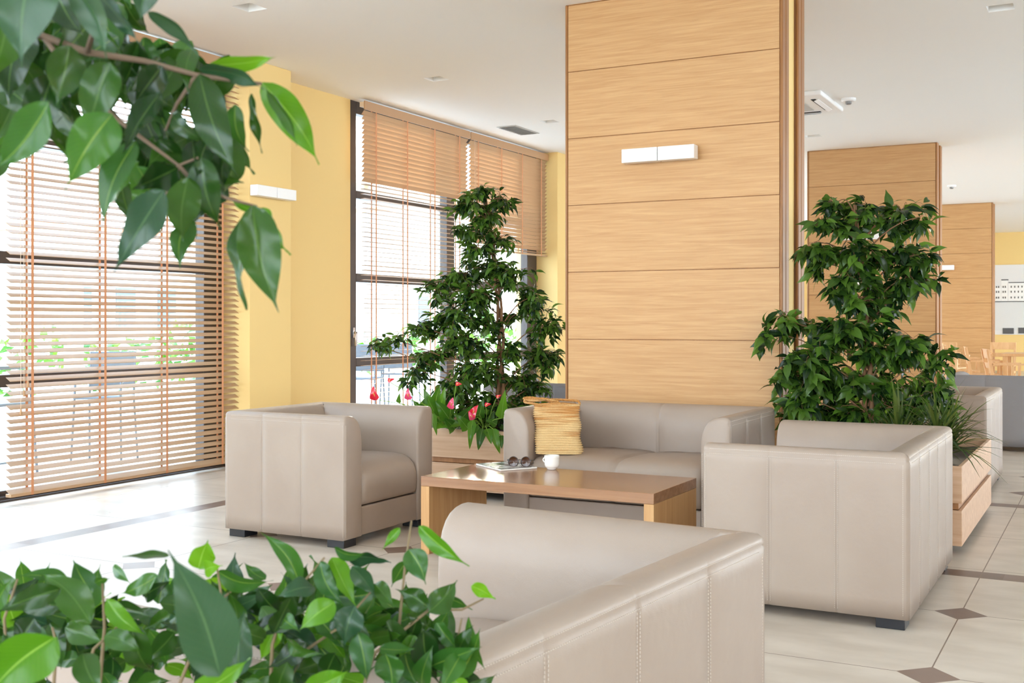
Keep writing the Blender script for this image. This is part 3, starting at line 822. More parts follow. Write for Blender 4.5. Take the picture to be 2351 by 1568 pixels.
# ------------------------------------------------------------------ planters
def planter(x0, y0, x1, y1, h, label):
    cx_, cy_ = (x0+x1)/2, (y0+y1)/2; a, b = (x1-x0)/2, (y1-y0)/2
    t = empty('planter', (cx_, cy_, 0), 0, label, 'planter', 'rolling wood planters')
    def ring(z0, z1, nm, mt, ins=0, th=.02):
        m = MB(); A, B = a-ins, b-ins
        m.box(-A, -B, z0, A, -B+th, z1); m.box(-A, B-th, z0, A, B, z1); m.box(-A, -B+th, z0, -A+th, B-th, z1); m.box(A-th, -B+th, z0, A, B-th, z1)
        m.build(nm, mt, t, bevel=.002)
    ring(.27, h, 'upper_box', M['oak_pl']); ring(.235, .268, 'groove', M['oak_trim'], .018); ring(.052, .233, 'lower_box', M['oak_pl'])
    m = MB(); m.box(-a+.02, -b+.02, .055, a-.02, b-.02, .075); m.build('bottom_board', M['dark'], t)
    m = MB(); N = 14
    for i in range(N+1):
        for j in range(N+1):
            x = -a+.021+(2*a-.042)*i/N; y = -b+.021+(2*b-.042)*j/N
            m.v.append((x, y, h-.05+.015*noise.noise((x*7, y*7, 1))))
    for i in range(N):
        for j in range(N):
            q = i*(N+1)+j; m.f.append((q, q+N+1, q+N+2, q+1))
    m.build('soil', M['soil'], t, smooth=True)
    for sx in (-1, 1):
        for sy in (-1, 1):
            c0 = empty('caster', (sx*(a-.07), sy*(b-.07), 0)); c0.parent = t
            m = MB(); m.box(-.022, -.022, .046, .022, .022, .055); m.box(-.016, -.004, .02, -.013, .004, .05); m.box(.013, -.004, .02, .016, .004, .05); m.build('bracket', M['chrome'], c0)
            m = MB(); m.lathe([(.018, -.011), (.0245, -.009), (.025, 0), (.0245, .009), (.018, .011)], 20)
            o = m.build('wheel', M['orange'], c0, smooth=False); o.rotation_euler = (0, R(90), 0); o.location = (0, 0, .025)
    return t
planter(-4.62, 6.62, -3.42, 7.78, .465, 'wood planter by the window with the fig and red flowering plant')
planter(-1.735, 6.17, -.69, 7.72, .46, 'wood planter on orange casters behind the right sofa')
planter(-2.0, .30, -.62, 1.16, .46, 'wood planter below the frame holding the foreground figs')

# ------------------------------------------------------------------ trees
rnd = random.Random(3)
def curve(p, q, sag, n=6):
    p = Vector(p); q = Vector(q); out = []
    for i in range(n+1):
        u = i/n; out.append(p.lerp(q, u)+Vector((0, 0, sag*math.sin(PI*u))))
    return out
def fig(base, d0, clusters, dens, ll, lw, label, name='weeping_fig', trunk_px=None, group='indoor fig trees', leafm='leaf_tree', ntr=3):
    t = empty(name, base, 0, label, 'plant', group)
    B = Vector(base)
    right = Vector((CS, SN, 0)); fwd = Vector((-SN, CS, 0))
    tp = [at(d0, *p) for p in trunk_px]
    tp = [B]+tp
    m = MB()
    for k in range(ntr):
        ph = k*2.1; pts = []
        n = 26
        for i in range(n+1):
            u = i/n*(len(tp)-1); a = int(min(u, len(tp)-2)); c = tp[a].lerp(tp[a+1], u-a)
            rad = .022*(1-i/n)+.006
            pts.append(c-B+Vector((math.cos(ph+i*.5), math.sin(ph+i*.5), 0))*rad)
        m.tube(pts, [.014*(1-.75*i/n)+.002 for i in range(n+1)], 7)
    m.build('trunk', M['bark'], t, smooth=True)
    br = MB(); fo = MB(); top = tp[-1].z
    for (px, py, rx, ry) in clusters:
        dz = rnd.uniform(-.12, .12)
        cpt = at(d0+dz, px, py); RX = rx*d0/F_; RZ = ry*d0/F_
        # branch from the trunk, a bit lower than the cluster
        zt = min(max(cpt.z-.05-.5*(cpt-Vector((tp[-1].x, tp[-1].y, cpt.z))).length, B.z+.1), top)
        base_pt = tp[-1]
        for a in range(len(tp)-1):
            if tp[a].z <= zt <= tp[a+1].z:
                base_pt = tp[a].lerp(tp[a+1], (zt-tp[a].z)/max(1e-6, tp[a+1].z-tp[a].z))
        cv = curve(base_pt-B, cpt-B, .05)
        br.tube(cv, [.006-.0035*i/6 for i in range(7)], 5)
        n = int(rx*ry*dens)
        ntw = max(3, n//14)
        for q in range(ntw):
            while True:
                v = Vector((rnd.uniform(-1, 1), rnd.uniform(-1, 1), rnd.uniform(-1, 1)))
                if .15 < v.length < 1: break
            e = cpt + right*(v.x*RX) + fwd*(v.y*max(RX, .14)) + Vector((0, 0, v.z*RZ))
            s0 = cpt + (e-cpt)*.1
            out = (e-cpt); out.z *= .3
            if out.length < 1e-3: out = Vector((1, 0, 0))
            out.normalize()
            tw = [s0, s0.lerp(e, .5)+Vector((0, 0, .02)), e, e+out*.03+Vector((0, 0, -.03))]
            br.tube([p-B for p in tw], [.0022, .0018, .0014, .0008], 4, cap=False)
            nl = max(3, n//ntw)
            for k in range(nl):
                u = rnd.uniform(.15, 1.0)
                p = s0.lerp(tw[3], u)+Vector((rnd.gauss(0, .014), rnd.gauss(0, .014), rnd.gauss(0, .012)))
                dv = out*rnd.uniform(.1, .9)+Vector((rnd.gauss(0, .45), rnd.gauss(0, .45), rnd.uniform(-1.1, .15)))
                dv.normalize()
                L = ll*rnd.uniform(.65, 1.15)
                nn = Vector((rnd.gauss(0, .5), rnd.gauss(0, .5), .9))+out*.8-fwd*.5
                fo.leaf(p-B, p-B+dv*L, nn, L*lw*rnd.uniform(.85, 1.15), 5, 1, droop=rnd.uniform(.03, .2), fold=rnd.uniform(.05, .4), twist=rnd.uniform(-.8, .8))
    br.build('branches', M['bark'], t, smooth=True)
    fo.build('foliage', M[leafm], t, smooth=True)
    return t
T1 = [(1105,440,42,22),(1075,468,50,28),(1148,455,36,26),(1118,500,48,38),(1078,535,36,30),(1140,548,40,30),(1100,575,40,25),
      (1130,600,62,32),(1062,632,66,38),(1178,632,52,38),(1005,655,42,30),(1090,680,70,42),(1222,682,40,42),
      (1045,730,72,42),(962,752,52,26),(905,780,42,16),(868,795,32,14),(1075,785,62,42),(1250,745,34,46),(1245,815,38,50),
      (995,812,62,34),(1100,850,74,44),(1195,870,60,44),(955,850,26,34),(1050,890,60,36),(1150,930,50,44),(1235,890,30,26),(1095,930,50,36),(1170,800,40,26),(1090,968,46,26),(1150,985,50,26),(1200,960,40,30),(1060,945,40,26),(1215,925,36,26),(1190,720,26,22),(1120,740,40,30)]
fig((-3.98, 7.30, .42), 8.32, T1, .13, .082, .40, 'bushy indoor fig tree standing against the bright window', trunk_px=[(1148, 880), (1150, 760), (1143, 660), (1130, 560), (1112, 440)])
T2 = [(1955,568,60,30),(2060,575,50,34),(1975,690,50,40),(1950,760,70,36),(2050,820,60,40),(1860,830,60,40),(1960,880,70,44),(1850,880,60,44),(2080,930,60,34),(1990,945,70,28),(1870,950,60,24),(2150,940,26,30),(1925,462,46,26),(1990,472,52,32),(2075,486,44,34),(1888,510,38,32),(2112,498,22,28),(1955,512,52,28),(2040,508,46,26),(1868,556,36,34),(1890,590,50,26),
      (2100,585,38,40),(1985,600,66,36),(2085,640,46,44),(1955,640,52,34),(2025,678,46,38),(1905,655,22,34),(2125,645,20,22),(2000,735,56,34),(1935,745,50,34),
      (1865,745,44,20),(1785,732,40,28),(1765,760,22,26),(1880,790,56,36),(2000,800,74,44),(2095,775,52,34),(2150,820,26,46),(1820,820,56,24),(1790,862,44,34),
      (1900,860,66,44),(2020,870,74,44),(2110,870,52,36),(1835,915,46,36),(1930,930,66,34),(2050,935,56,26),(1810,950,26,30),(2140,900,30,34)]
fig((-1.29, 6.92, .41), 6.75, T2, .060, .112, .44, 'tall dark green indoor fig in the planter right of the column', trunk_px=[(1992, 880), (1996, 780), (1992, 680), (1975, 580), (1962, 470)])

# ------------------------------------------------------------------ flamingo flower plant in the window planter
ab = Vector((-4.22, 6.78, .42))
t = empty('flamingo_flower', tuple(ab), 0, 'flowering plant with broad leaves and red blooms in the window planter', 'plant')
fo = MB(); st = MB()
AL = [((1012,975),(972,892),52),((1008,975),(1022,888),40),((1025,975),(1052,905),36),((990,968),(948,918),40),((1005,968),(1062,978),44),((992,950),(1003,1000),20),
      ((1085,965),(1078,1032),24),((1108,985),(1098,1034),30),((1132,985),(1148,1042),28),((1118,985),(1128,1020),26),((1152,960),(1160,895),34),((1030,960),(1000,920),46),
      ((915,925),(918,902),14),((1000,930),(1010,885),36),((970,950),(985,905),34),((1060,960),(1085,930),34),((1095,975),(1082,1005),22),((1140,975),(1115,965),30),
      ((1045,985),(1020,960),40),((1075,985),(1045,950),36),((1100,960),(1110,915),30),((960,900),(942,885),20),((1150,1000),(1152,1030),22)]
for i, (b_, tp_, wd) in enumerate(AL):
    d = 7.66+rnd.uniform(-.12, .10) if tp_[1] < 985 else 7.52
    B_, T_ = at(d, *b_), at(d-.04 if tp_[1] > 985 else d-rnd.uniform(0, .1), *tp_)
    fo.leaf(B_-ab, T_-ab, Vector((.45, -.9, .35+rnd.gauss(0, .3))), wd*d/F_, 7, 2, droop=.12, fold=.2, kind='heart', wave=.03, ph=i)
    root_ = at(7.72, 1030 if b_[0] < 1070 else 1110, 985)
    st.tube([root_-ab, (root_.lerp(B_, .6)+Vector((0, 0, .02)))-ab, B_-ab], .003, 5)
fo.build('leaves', M['leaf_anth'], t, smooth=True)
for i, (px, py, sz, an, mt) in enumerate([(860,903,32,100,'red'),(898,873,16,20,'red'),(938,905,26,95,'pink'),(1038,926,26,80,'pink'),(1090,944,30,60,'red'),(1082,954,22,120,'pink'),(1053,882,14,0,'red'),(1145,910,12,30,'red'),(1120,929,14,10,'red')]):
    d = 7.55; c_ = at(d, px, py); s_ = sz*d/F_
    f0 = empty('bloom', tuple(c_-ab)); f0.parent = t
    a = R(an); dv = Vector((CS*math.cos(a), SN*math.cos(a), math.sin(a)))
    q = MB(); q.leaf(-dv*s_*.5, dv*s_*.55, Vector((.2, -1, .3)), s_*.85, 6, 2, kind='heart', droop=.15, fold=.3, wave=.04, ph=i); q.build('spathe', M[mt], f0, smooth=True)
    q = MB(); q.tube([-dv*s_*.3, -dv*s_*.05+Vector((.1*s_, -.3*s_, .1*s_))], [.004, .0025], 6); q.build('spadix', M['yel'], f0, smooth=True)
    root_ = at(7.68, 1030 if px < 1060 else 1115, 985)
    mid = root_.lerp(c_, .55)+Vector((0, 0, .03))
    st.tube([root_-ab, mid-ab, (c_-dv*s_*.45)-ab], .0022, 5)
st.build('stems', M['greenstem'], t, smooth=True)

# ------------------------------------------------------------------ spiky plant at the right end of the planter
sb_ = Vector((-.84, 6.46, .41))
t = empty('spider_plant', tuple(sb_), 0, 'spiky plant with narrow arching leaves at the planter corner', 'plant')
for cl in range(3):
    o_ = (Vector((0, 0, 0)), Vector((-.20, .04, 0)), Vector((.02, .24, 0)))[cl]
    fo = MB()
    for k in range(80):
        a = rnd.uniform(0, 2*PI); L = rnd.uniform(.22, .46); el = rnd.uniform(.15, 1.35)
        base = o_+Vector((rnd.gauss(0, .012), rnd.gauss(0, .012), .04+rnd.uniform(0, .16)))
        dv = Vector((math.cos(a)*math.cos(el), math.sin(a)*math.cos(el), math.sin(el)))
        # arching: two chained pieces sharing a width
        P = [base+dv*(L*u)+Vector((0, 0, -.42*L*u*u*(1.5-math.sin(el)))) for u in (0, .2, .4, .6, .8, 1)]
        n0 = len(fo.v); fo.hasuv = True
        sdv = dv.cross(Vector((0, 0, 1))); sdv = sdv.normalized() if sdv.length > .01 else Vector((1, 0, 0))
        for i, p in enumerate(P):
            wd = .0075*(1-(i/5)**2)+.0004
            fo.v += [tuple(p-sdv*wd+Vector((0, 0, wd*.5))), tuple(p), tuple(p+sdv*wd+Vector((0, 0, wd*.5)))]
        for i in range(5):
            for s_ in range(2):
                q = n0+i*3+s_; fo.f.append((q, q+1, q+4, q+3)); fo.uv.append([(s_*.5, i/5), (s_*.5+.5, i/5), (s_*.5+.5, i/5+.2), (s_*.5, i/5+.2)])
    fo.build('leaf_rosette', M['leaf_spike'], t, smooth=True)
    q = MB(); q.tube([o_, o_+Vector((.005, 0, .1)), o_+Vector((0, .005, .2))], [.009, .008, .006], 7); q.build('stem', M['bark'], t, smooth=True)

# ------------------------------------------------------------------ foreground figs
def near_leaf(mb, b, tp, wpx, d, dd=0, tilt=0, droop=None, wave=None):
    B_, T_ = at(d, *b), at(d+dd, *tp)
    view = (Vector((0, 0, EYE))-B_).normalized()
    ax = (T_-B_).normalized(); nn = Matrix.Rotation(R(tilt), 3, ax) @ view
    r = rnd
    mb.leaf(B_, T_, nn, wpx*d/F_/max(.35, abs(math.cos(R(tilt)))), 18, 4, droop=r.uniform(-.14, .18) if droop is None else droop,
            fold=r.uniform(.05, .4), wave=r.uniform(.02, .075) if wave is None else wave, ph=r.uniform(0, 6), curl=r.uniform(-.07, .07), twist=r.uniform(-.8, .8))
def shift(o, base):
    """put the origin of a plant part at its plant's base"""
    return o
def plant_parts(rootloc, groups, name_stem, stems, t, smat='twig'):
    B_ = Vector(rootloc)
    for nm, mtl, mb in groups:
        mb.v = [tuple(Vector(v)-B_) for v in mb.v]
        if mb.v: mb.build(nm, mtl, t, smooth=True)
    s = MB()
    for pts, r0, r1 in stems:
        n = len(pts)
        s.tube([Vector(p)-B_ for p in pts], [r0+(r1-r0)*i/(n-1) for i in range(n)], 8)
    s.build(name_stem, M[smat], t, smooth=True)
big, pale, young = MB(), MB(), MB()
TOP = [ # base, tip, width, depth, set, tilt
 ((78,-90),(50,155),165,.95,'p',10),((165,-40),(245,135),72,.98,'p',25),((345,-60),(322,50),74,1.0,'p',-10),((212,-30),(320,100),46,1.0,'p',45),
 ((340,28),(458,132),34,1.12,'p',55),((478,150),(636,130),44,1.15,'y',30),((457,158),(605,205),40,1.15,'p',50),((602,190),(733,378),82,1.2,'y',20),
 ((578,215),(602,352),24,1.2,'b',60),((612,205),(682,335),26,1.18,'b',60),((458,170),(545,405),96,1.12,'b',12),((372,152),(305,242),74,1.14,'b',-15),
 ((252,142),(198,312),98,1.06,'b',12),((160,105),(130,243),100,1.05,'b',-20),((112,235),(-14,390),98,1.0,'g',15),((258,262),(150,437),118,1.05,'g',-12),
 ((312,325),(235,522),70,1.1,'g',30),((368,212),(283,352),56,1.12,'b',35),((408,385),(304,434),80,1.12,'b',-25),((376,438),(262,624),96,1.08,'p',18),
 ((432,408),(420,556),92,1.13,'b',-10),((462,362),(508,526),84,1.14,'b',14),((436,500),(414,618),62,1.16,'g',-25),((578,482),(566,712),52,1.16,'b',50),
 ((580,472),(640,718),112,1.14,'b',-12),((592,480),(668,585),60,1.18,'y',40),((535,462),(598,484),22,1.18,'y',10),((540,240),(572,348),52,1.2,'g',30),
 ((362,250),(392,352),62,1.2,'g',-10),((395,262),(478,330),44,1.16,'b',30),((60,60),(20,240),110,1.12,'b',20),((200,60),(100,170),90,1.15,'b',-30),
 ((330,200),(420,260),70,1.22,'b',20),((120,170),(60,330),90,1.15,'b',10),((20,-20),(-30,200),120,1.02,'b',0),((300,260),(350,330),60,1.22,'b',0),
 ((400,170),(480,240),60,1.24,'g',0),((210,240),(300,330),70,1.2,'b',-30),((440,300),(530,360),60,1.22,'b',10),((520,270),(585,400),60,1.24,'b',35),((20,330),(-30,430),60,1.1,'b',0),
 ((275,-60),(300,20),60,1.05,'g',10),((120,-40),(190,80),80,1.08,'b',10),((470,400),(560,420),40,1.2,'b',30),((0,120),(50,260),90,1.2,'b',0),((160,190),(230,250),80,1.24,'b',0)]
grp = {'b': big, 'p': pale, 'y': young, 'g': MB()}
M['leaf_mid'] = leafmat('mid_leaf', srgb(36, 78, 28), srgb(52, 98, 32), srgb(120, 150, 60), .25, .35)
for b_, tp_, wd, d, k, tl in TOP: near_leaf(grp[k], b_, tp_, wd, d, rnd.uniform(-.03, .03), tl)
for k in range(150):
    ex, ey, rx, ry = rnd.choice([(110,170,170,90),(110,170,170,90),(390,270,140,90),(60,50,120,60),(60,260,110,90),(440,420,90,70),(330,400,60,70),(230,60,60,30),(360,180,120,40)])
    x = ex+rnd.uniform(-1, 1)*rx; y = ey+rnd.uniform(-1, 1)*ry; a = R(rnd.uniform(30, 150)); L = rnd.uniform(90, 150)
    near_leaf(grp[rnd.choice('bbbbg')], (x, y-L*.5), (x+L*math.cos(a), y-L*.5+L*math.sin(a)), L*.52, rnd.uniform(1.16, 1.36), rnd.uniform(-.05, .05), rnd.uniform(-45, 45))
rb = (-1.55, .78, .41)
t = empty('rubber_fig', rb, 0, 'broad leaved fig branch hanging across the upper left foreground', 'plant', 'foreground figs')
A = lambda d, x, y: at(d, x, y)
tr = [Vector(rb), Vector((-1.52, .80, .9)), Vector((-1.56, .78, 1.35)), Vector((-1.5, .80, 1.62))]
stems = [(tr, .016, .009),
 ([tr[-1], A(1.1,-420,20), A(1.1,-120,60), A(1.12,60,70), A(1.12,200,120), A(1.14,330,140), A(1.15,450,172), A(1.16,560,188), A(1.17,600,192)], .0052, .0016),
 ([A(1.12,100,85), A(1.12,200,215), A(1.14,290,290), A(1.14,350,335), A(1.14,410,380), A(1.14,455,362)], .0028, .0013),
 ([A(1.14,410,380), A(1.15,450,425), A(1.15,520,455), A(1.16,590,474)], .0022, .0013),
 ([A(1.15,450,172), A(1.16,405,240), A(1.16,380,300)], .0022, .0012), ([A(1.14,410,380), A(1.14,395,420), A(1.14,380,450)], .002, .0012),
 ([A(1.12,60,70), A(1.05,90,20), A(1.0,100,-40)], .003, .002), ([A(1.12,200,120), A(1.05,230,20), A(1.02,300,-50)], .003, .002)]
plant_parts(rb, [('dark_foliage', M['leaf_big'], big), ('pale_foliage', M['leaf_pale'], pale), ('young_foliage', M['leaf_new'], young), ('mid_foliage', M['leaf_mid'], grp['g'])], 'branches', stems, t, 'branch')

grp = {'b': MB(), 'p': MB(), 'y': MB(), 'g': MB()}
BOT = [((505,1552),(385,1262),150,1.05,'p',10),((388,1276),(280,1278),22,1.2,'b',60),((455,1305),(478,1240),66,1.4,'y',20),((470,1312),(512,1298),44,1.4,'y',0),
 ((688,1342),(596,1220),50,1.45,'g',20),((700,1330),(638,1238),34,1.5,'p',40),((362,1322),(278,1362),46,1.4,'g',20),((165,1345),(38,1322),40,1.35,'g',40),
 ((212,1362),(168,1285),56,1.4,'g',10),((218,1338),(252,1328),22,1.35,'g',40),((208,1432),(92,1318),84,1.3,'b',10),((140,1352),(-12,1408),62,1.25,'b',-10),
 ((245,1375),(336,1458),48,1.3,'y',10),((128,1462),(-30,1600),140,1.1,'y',-8),((548,1552),(562,1392),70,1.3,'p',15),((500,1312),(628,1332),46,1.45,'g',40),
 ((592,1352),(658,1412),52,1.45,'b',10),((735,1290),(790,1392),52,1.4,'g',20),((762,1280),(820,1398),54,1.5,'y',-20),((768,1258),(848,1268),28,1.5,'g',40),
 ((800,1282),(898,1292),34,1.5,'p',50),((808,1300),(862,1372),48,1.45,'p',10),((768,1382),(686,1448),66,1.35,'y',0),((722,1348),(634,1372),52,1.4,'p',30),
 ((652,1422),(690,1452),44,1.4,'g',0),((815,1390),(790,1482),76,1.35,'p',0),((962,1208),(1078,1300),42,1.5,'y',25),((918,1212),(878,1262),24,1.5,'y',10),
 ((938,1262),(978,1342),64,1.48,'g',10),((932,1290),(898,1348),40,1.48,'g',-20),((985,1405),(1050,1332),66,1.45,'b',10),((985,1395),(908,1352),58,1.45,'b',-10),
 ((1082,1345),(1138,1376),34,1.5,'y',30),((1076,1415),(1116,1542),26,1.45,'g',50),((1002,1430),(1052,1492),38,1.45,'g',30),((972,1448),(1008,1568),72,1.4,'b',10),
 ((702,1475),(612,1535),60,1.4,'b',10),((655,1458),(745,1502),32,1.38,'b',45),((822,1452),(842,1568),62,1.35,'g',15),((885,1500),(900,1590),74,1.35,'g',10),
 ((430,1600),(575,1510),66,1.2,'y',20),((700,1590),(800,1540),70,1.3,'y',10),((265,1392),(352,1420),46,1.35,'b',20),((300,1432),(350,1540),70,1.3,'b',10),
 ((190,1500),(240,1600),70,1.2,'b',0),((400,1452),(330,1520),60,1.4,'b',0),((580,1440),(640,1500),56,1.5,'b',20),((450,1360),(520,1400),50,1.5,'b',0),
 ((560,1400),(500,1340),44,1.5,'b',0),((880,1400),(930,1460),56,1.5,'b',10),((860,1340),(905,1400),44,1.5,'b',0),((760,1440),(700,1400),46,1.5,'b',0),
 ((940,1420),(880,1440),44,1.5,'g',0),((930,1500),(960,1580),60,1.42,'g',0),((1060,1500),(1010,1590),56,1.4,'g',0),((770,1500),(740,1580),60,1.4,'b',0),
 ((660,1520),(640,1600),60,1.35,'b',0),((560,1560),(600,1620),60,1.3,'b',0),((10,1450),(90,1520),60,1.35,'b',0),((80,1420),(30,1490),70,1.35,'b',0),
 ((150,1440),(240,1480),60,1.4,'b',10),((260,1300),(300,1340),26,1.45,'g',30),((330,1370),(400,1330),44,1.5,'b',0),((240,1460),(330,1500),56,1.3,'b',0),((1010,1370),(1085,1400),30,1.5,'g',40),
 ((610,1330),(560,1290),32,1.5,'g',20),((700,1370),(760,1340),34,1.52,'g',20),((840,1420),(900,1400),40,1.5,'g',20),((370,1560),(300,1590),60,1.25,'b',0),((1040,1560),(1080,1600),40,1.4,'y',0)]
for b_, tp_, wd, d, k, tl in BOT: near_leaf(grp[k], b_, tp_, wd, d, rnd.uniform(-.04, .04), tl)
def contour(x):
    pts = [(0,1360),(100,1330),(200,1340),(260,1400),(320,1380),(420,1320),(600,1340),(740,1330),(850,1340),(960,1380),(1040,1450),(1090,1530)]
    for i in range(len(pts)-1):
        if pts[i][0] <= x <= pts[i+1][0]:
            u = (x-pts[i][0])/(pts[i+1][0]-pts[i][0]); return pts[i][1]+u*(pts[i+1][1]-pts[i][1])
    return 1360
for k in range(330):
    x = rnd.uniform(-40, 1060); y = contour(max(0, x))+30+abs(rnd.gauss(0, 110)); 
    if y > 1640: continue
    a = rnd.uniform(0, 2*PI); L = rnd.uniform(70, 135)
    near_leaf(grp[rnd.choice('bbbbgggpy')], (x, y), (x+L*math.cos(a), y+L*math.sin(a)*.9), L*.45, rnd.uniform(1.42, 1.7), rnd.uniform(-.05, .05), rnd.uniform(-40, 40))
rb = (-1.02, .88, .41)
t = empty('weeping_fig', rb, 0, 'low fig bush with bright new leaves across the bottom left foreground', 'plant', 'foreground figs')
RB_ = Vector(rb)
def stem(pts, r0=.0034, r1=.0012):
    return ([RB_+Vector((rnd.uniform(-.05, .05), rnd.uniform(-.05, .05), 0)), RB_.lerp(pts[0], .45)+Vector((0, 0, .05))]+pts, r0, r1)
stems = [stem([A(1.48,900,1600), A(1.48,915,1450), A(1.48,930,1300), A(1.5,945,1195)]),
 stem([A(1.45,820,1620), A(1.45,860,1500), A(1.46,985,1400), A(1.48,1060,1400), A(1.5,1110,1375)]),
 stem([A(1.4,600,1620), A(1.42,660,1520), A(1.42,780,1440), A(1.45,850,1360)]),
 stem([A(1.4,500,1620), A(1.42,505,1480), A(1.42,510,1380), A(1.42,498,1300)]),
 stem([A(1.42,620,1600), A(1.42,625,1480), A(1.45,650,1400), A(1.45,690,1345), A(1.45,745,1280)]),
 stem([A(1.3,180,1620), A(1.32,215,1490), A(1.35,290,1420)]), stem([A(1.3,120,1620), A(1.3,130,1480), A(1.3,120,1440)]),
 stem([A(1.35,230,1560), A(1.35,240,1440), A(1.35,235,1340)]), stem([A(1.35,20,1560), A(1.35,10,1420), A(1.35,40,1330)]),
 stem([A(1.45,1000,1600), A(1.45,1040,1520), A(1.45,1060,1420)]), stem([A(1.45,480,1400), A(1.45,540,1350)])]
plant_parts(rb, [('dark_foliage', M['leaf_big'], grp['b']), ('pale_foliage', M['leaf_pale'], grp['p']), ('young_foliage', M['leaf_new'], grp['y']), ('mid_foliage', M['leaf_mid'], grp['g'])], 'branches', stems, t)

# ------------------------------------------------------------------ far dining corner
def dining_chair(loc, rz, label):
    t = empty('dining_chair', loc, rz, label, 'chair', 'light wood dining chairs')
    m = MB(); m.box(-.21, -.21, .43, .21, .21, .455); m.build('seat', M['oak_chair'], t, bevel=.006)
    for sx in (-1, 1):
        m = MB(); m.obox((sx*.19, -.19, .215), (.018, 0, 0), (0, .018, 0), (0, 0, .215)); m.build('leg', M['oak_chair'], t)
        m = MB(); m.obox((sx*.19, .20, .215), (.018, 0, 0), (0, .02, 0), (0, 0, .215)); m.obox((sx*.19, .235, .63), (.018, 0, 0), (0, .02, -.003), (0, .035, .2)); m.build('leg', M['oak_chair'], t)
        m = MB(); m.obox((sx*.19, 0, .33), (.01, 0, 0), (0, .19, 0), (0, 0, .018)); m.build('stretcher', M['oak_chair'], t)
        m = MB(); m.obox((sx*.20, -.0, .64), (.022, 0, 0), (0, .21, 0), (0, 0, .012)); m.obox((sx*.20, -.19, .54), (.016, 0, 0), (0, .016, 0), (0, 0, .09)); m.build('armrest', M['oak_chair'], t)
    m = MB(); m.obox((0, .258, .775), (.21, 0, 0), (0, .011, 0), (0, .01, .062)); m.build('top_rail', M['oak_chair'], t, bevel=.003)
    m = MB(); m.obox((0, .236, .62), (.19, 0, 0), (0, .009, 0), (0, .008, .035)); m.build('back_slat', M['oak_chair'], t, bevel=.003)
    return t
dc = [(2184, 18.6, 70, 'light wood dining chair nearest the second column'), (2214, 17.3, 100, 'light wood dining chair seen side on, middle of the row by the far column'),
      (2262, 16.2, 100, 'light wood dining chair seen side on, beside the far column edge'), (2312, 14.9, 105, 'light wood dining chair tucked at the table by the mural'),
      (2300, 19.5, 0, 'light wood dining chair behind the table under the mural'), (2172, 20.0, 180, 'light wood dining chair peeping out by the column edge')]
for px, d, a, lb in dc:
    p = at(d, px, 800); dining_chair((p.x, p.y, 0), R(a), lb)
def dtable(px, d, label):
    p = at(d, px, 800); t = empty('dining_table', (p.x, p.y, 0), 0, label, 'table', 'light wood dining tables')
    m = MB(); m.box(-.5, -.4, .71, .5, .4, .75); m.build('tabletop', M['oak_chair'], t, bevel=.004)
    for sx in (-1, 1):
        for sy in (-1, 1):
            m = MB(); m.box(sx*.45-.03, sy*.35-.03, 0, sx*.45+.03, sy*.35+.03, .709); m.build('leg', M['oak_chair'], t)
dtable(2392, 16.0, 'light wood dining table at the right edge under the mural')

# mural: black and white waterfront photograph on the far wall
t = empty('mural', (-2.62, RF, .88), 0, 'black and white waterfront town picture on the far yellow wall', 'picture')
m = MB(); m.box(0, -.03, 0, 3.2, -.002, 1.70); m.build('panel', plain('mural_sky', srgb(232, 232, 234), .6), t)
m = MB(); m.box(0, -.034, .10, 3.2, -.0301, .80); m.build('printed_sea', plain('mural_sea', srgb(222, 224, 226), .6), t)
m = MB()
for i, (x, w_, h) in enumerate([(0, .16, .36), (.17, .14, .52), (.33, .5, .44), (.42, .3, .30), (.86, .4, .40), (1.3, .5, .5), (1.85, .4, .35), (2.3, .6, .45)]):
    m.box(x, -.036-.0008*i, .82, x+w_, -.0302, .82+h)
m.build('printed_houses', plain('mural_houses', srgb(246, 246, 246), .6), t)
m = MB(); m.box(0, -.045, .795, 3.2, -.0345, .812); m.box(.20, -.047, .02, .45, -.0345, .16); m.box(.55, -.047, .03, .84, -.0345, .17)
for x in (.05, .1, .20, .25, .38, .46, .54, .62, .70, .78, .9, 1.0, 1.1, 1.2, 1.4, 1.5, 1.6):
    for z in (.88, 1.02, 1.14):
        m.box(x, -.047, z, x+.022, -.0345, z+.045)
m.box(.17, -.047, 1.32, .33, -.0345, 1.345); m.box(.33, -.047, 1.255, .85, -.0345, 1.275)
m.build('printed_details', plain('mural_dark', srgb(92, 92, 94), .6), t)

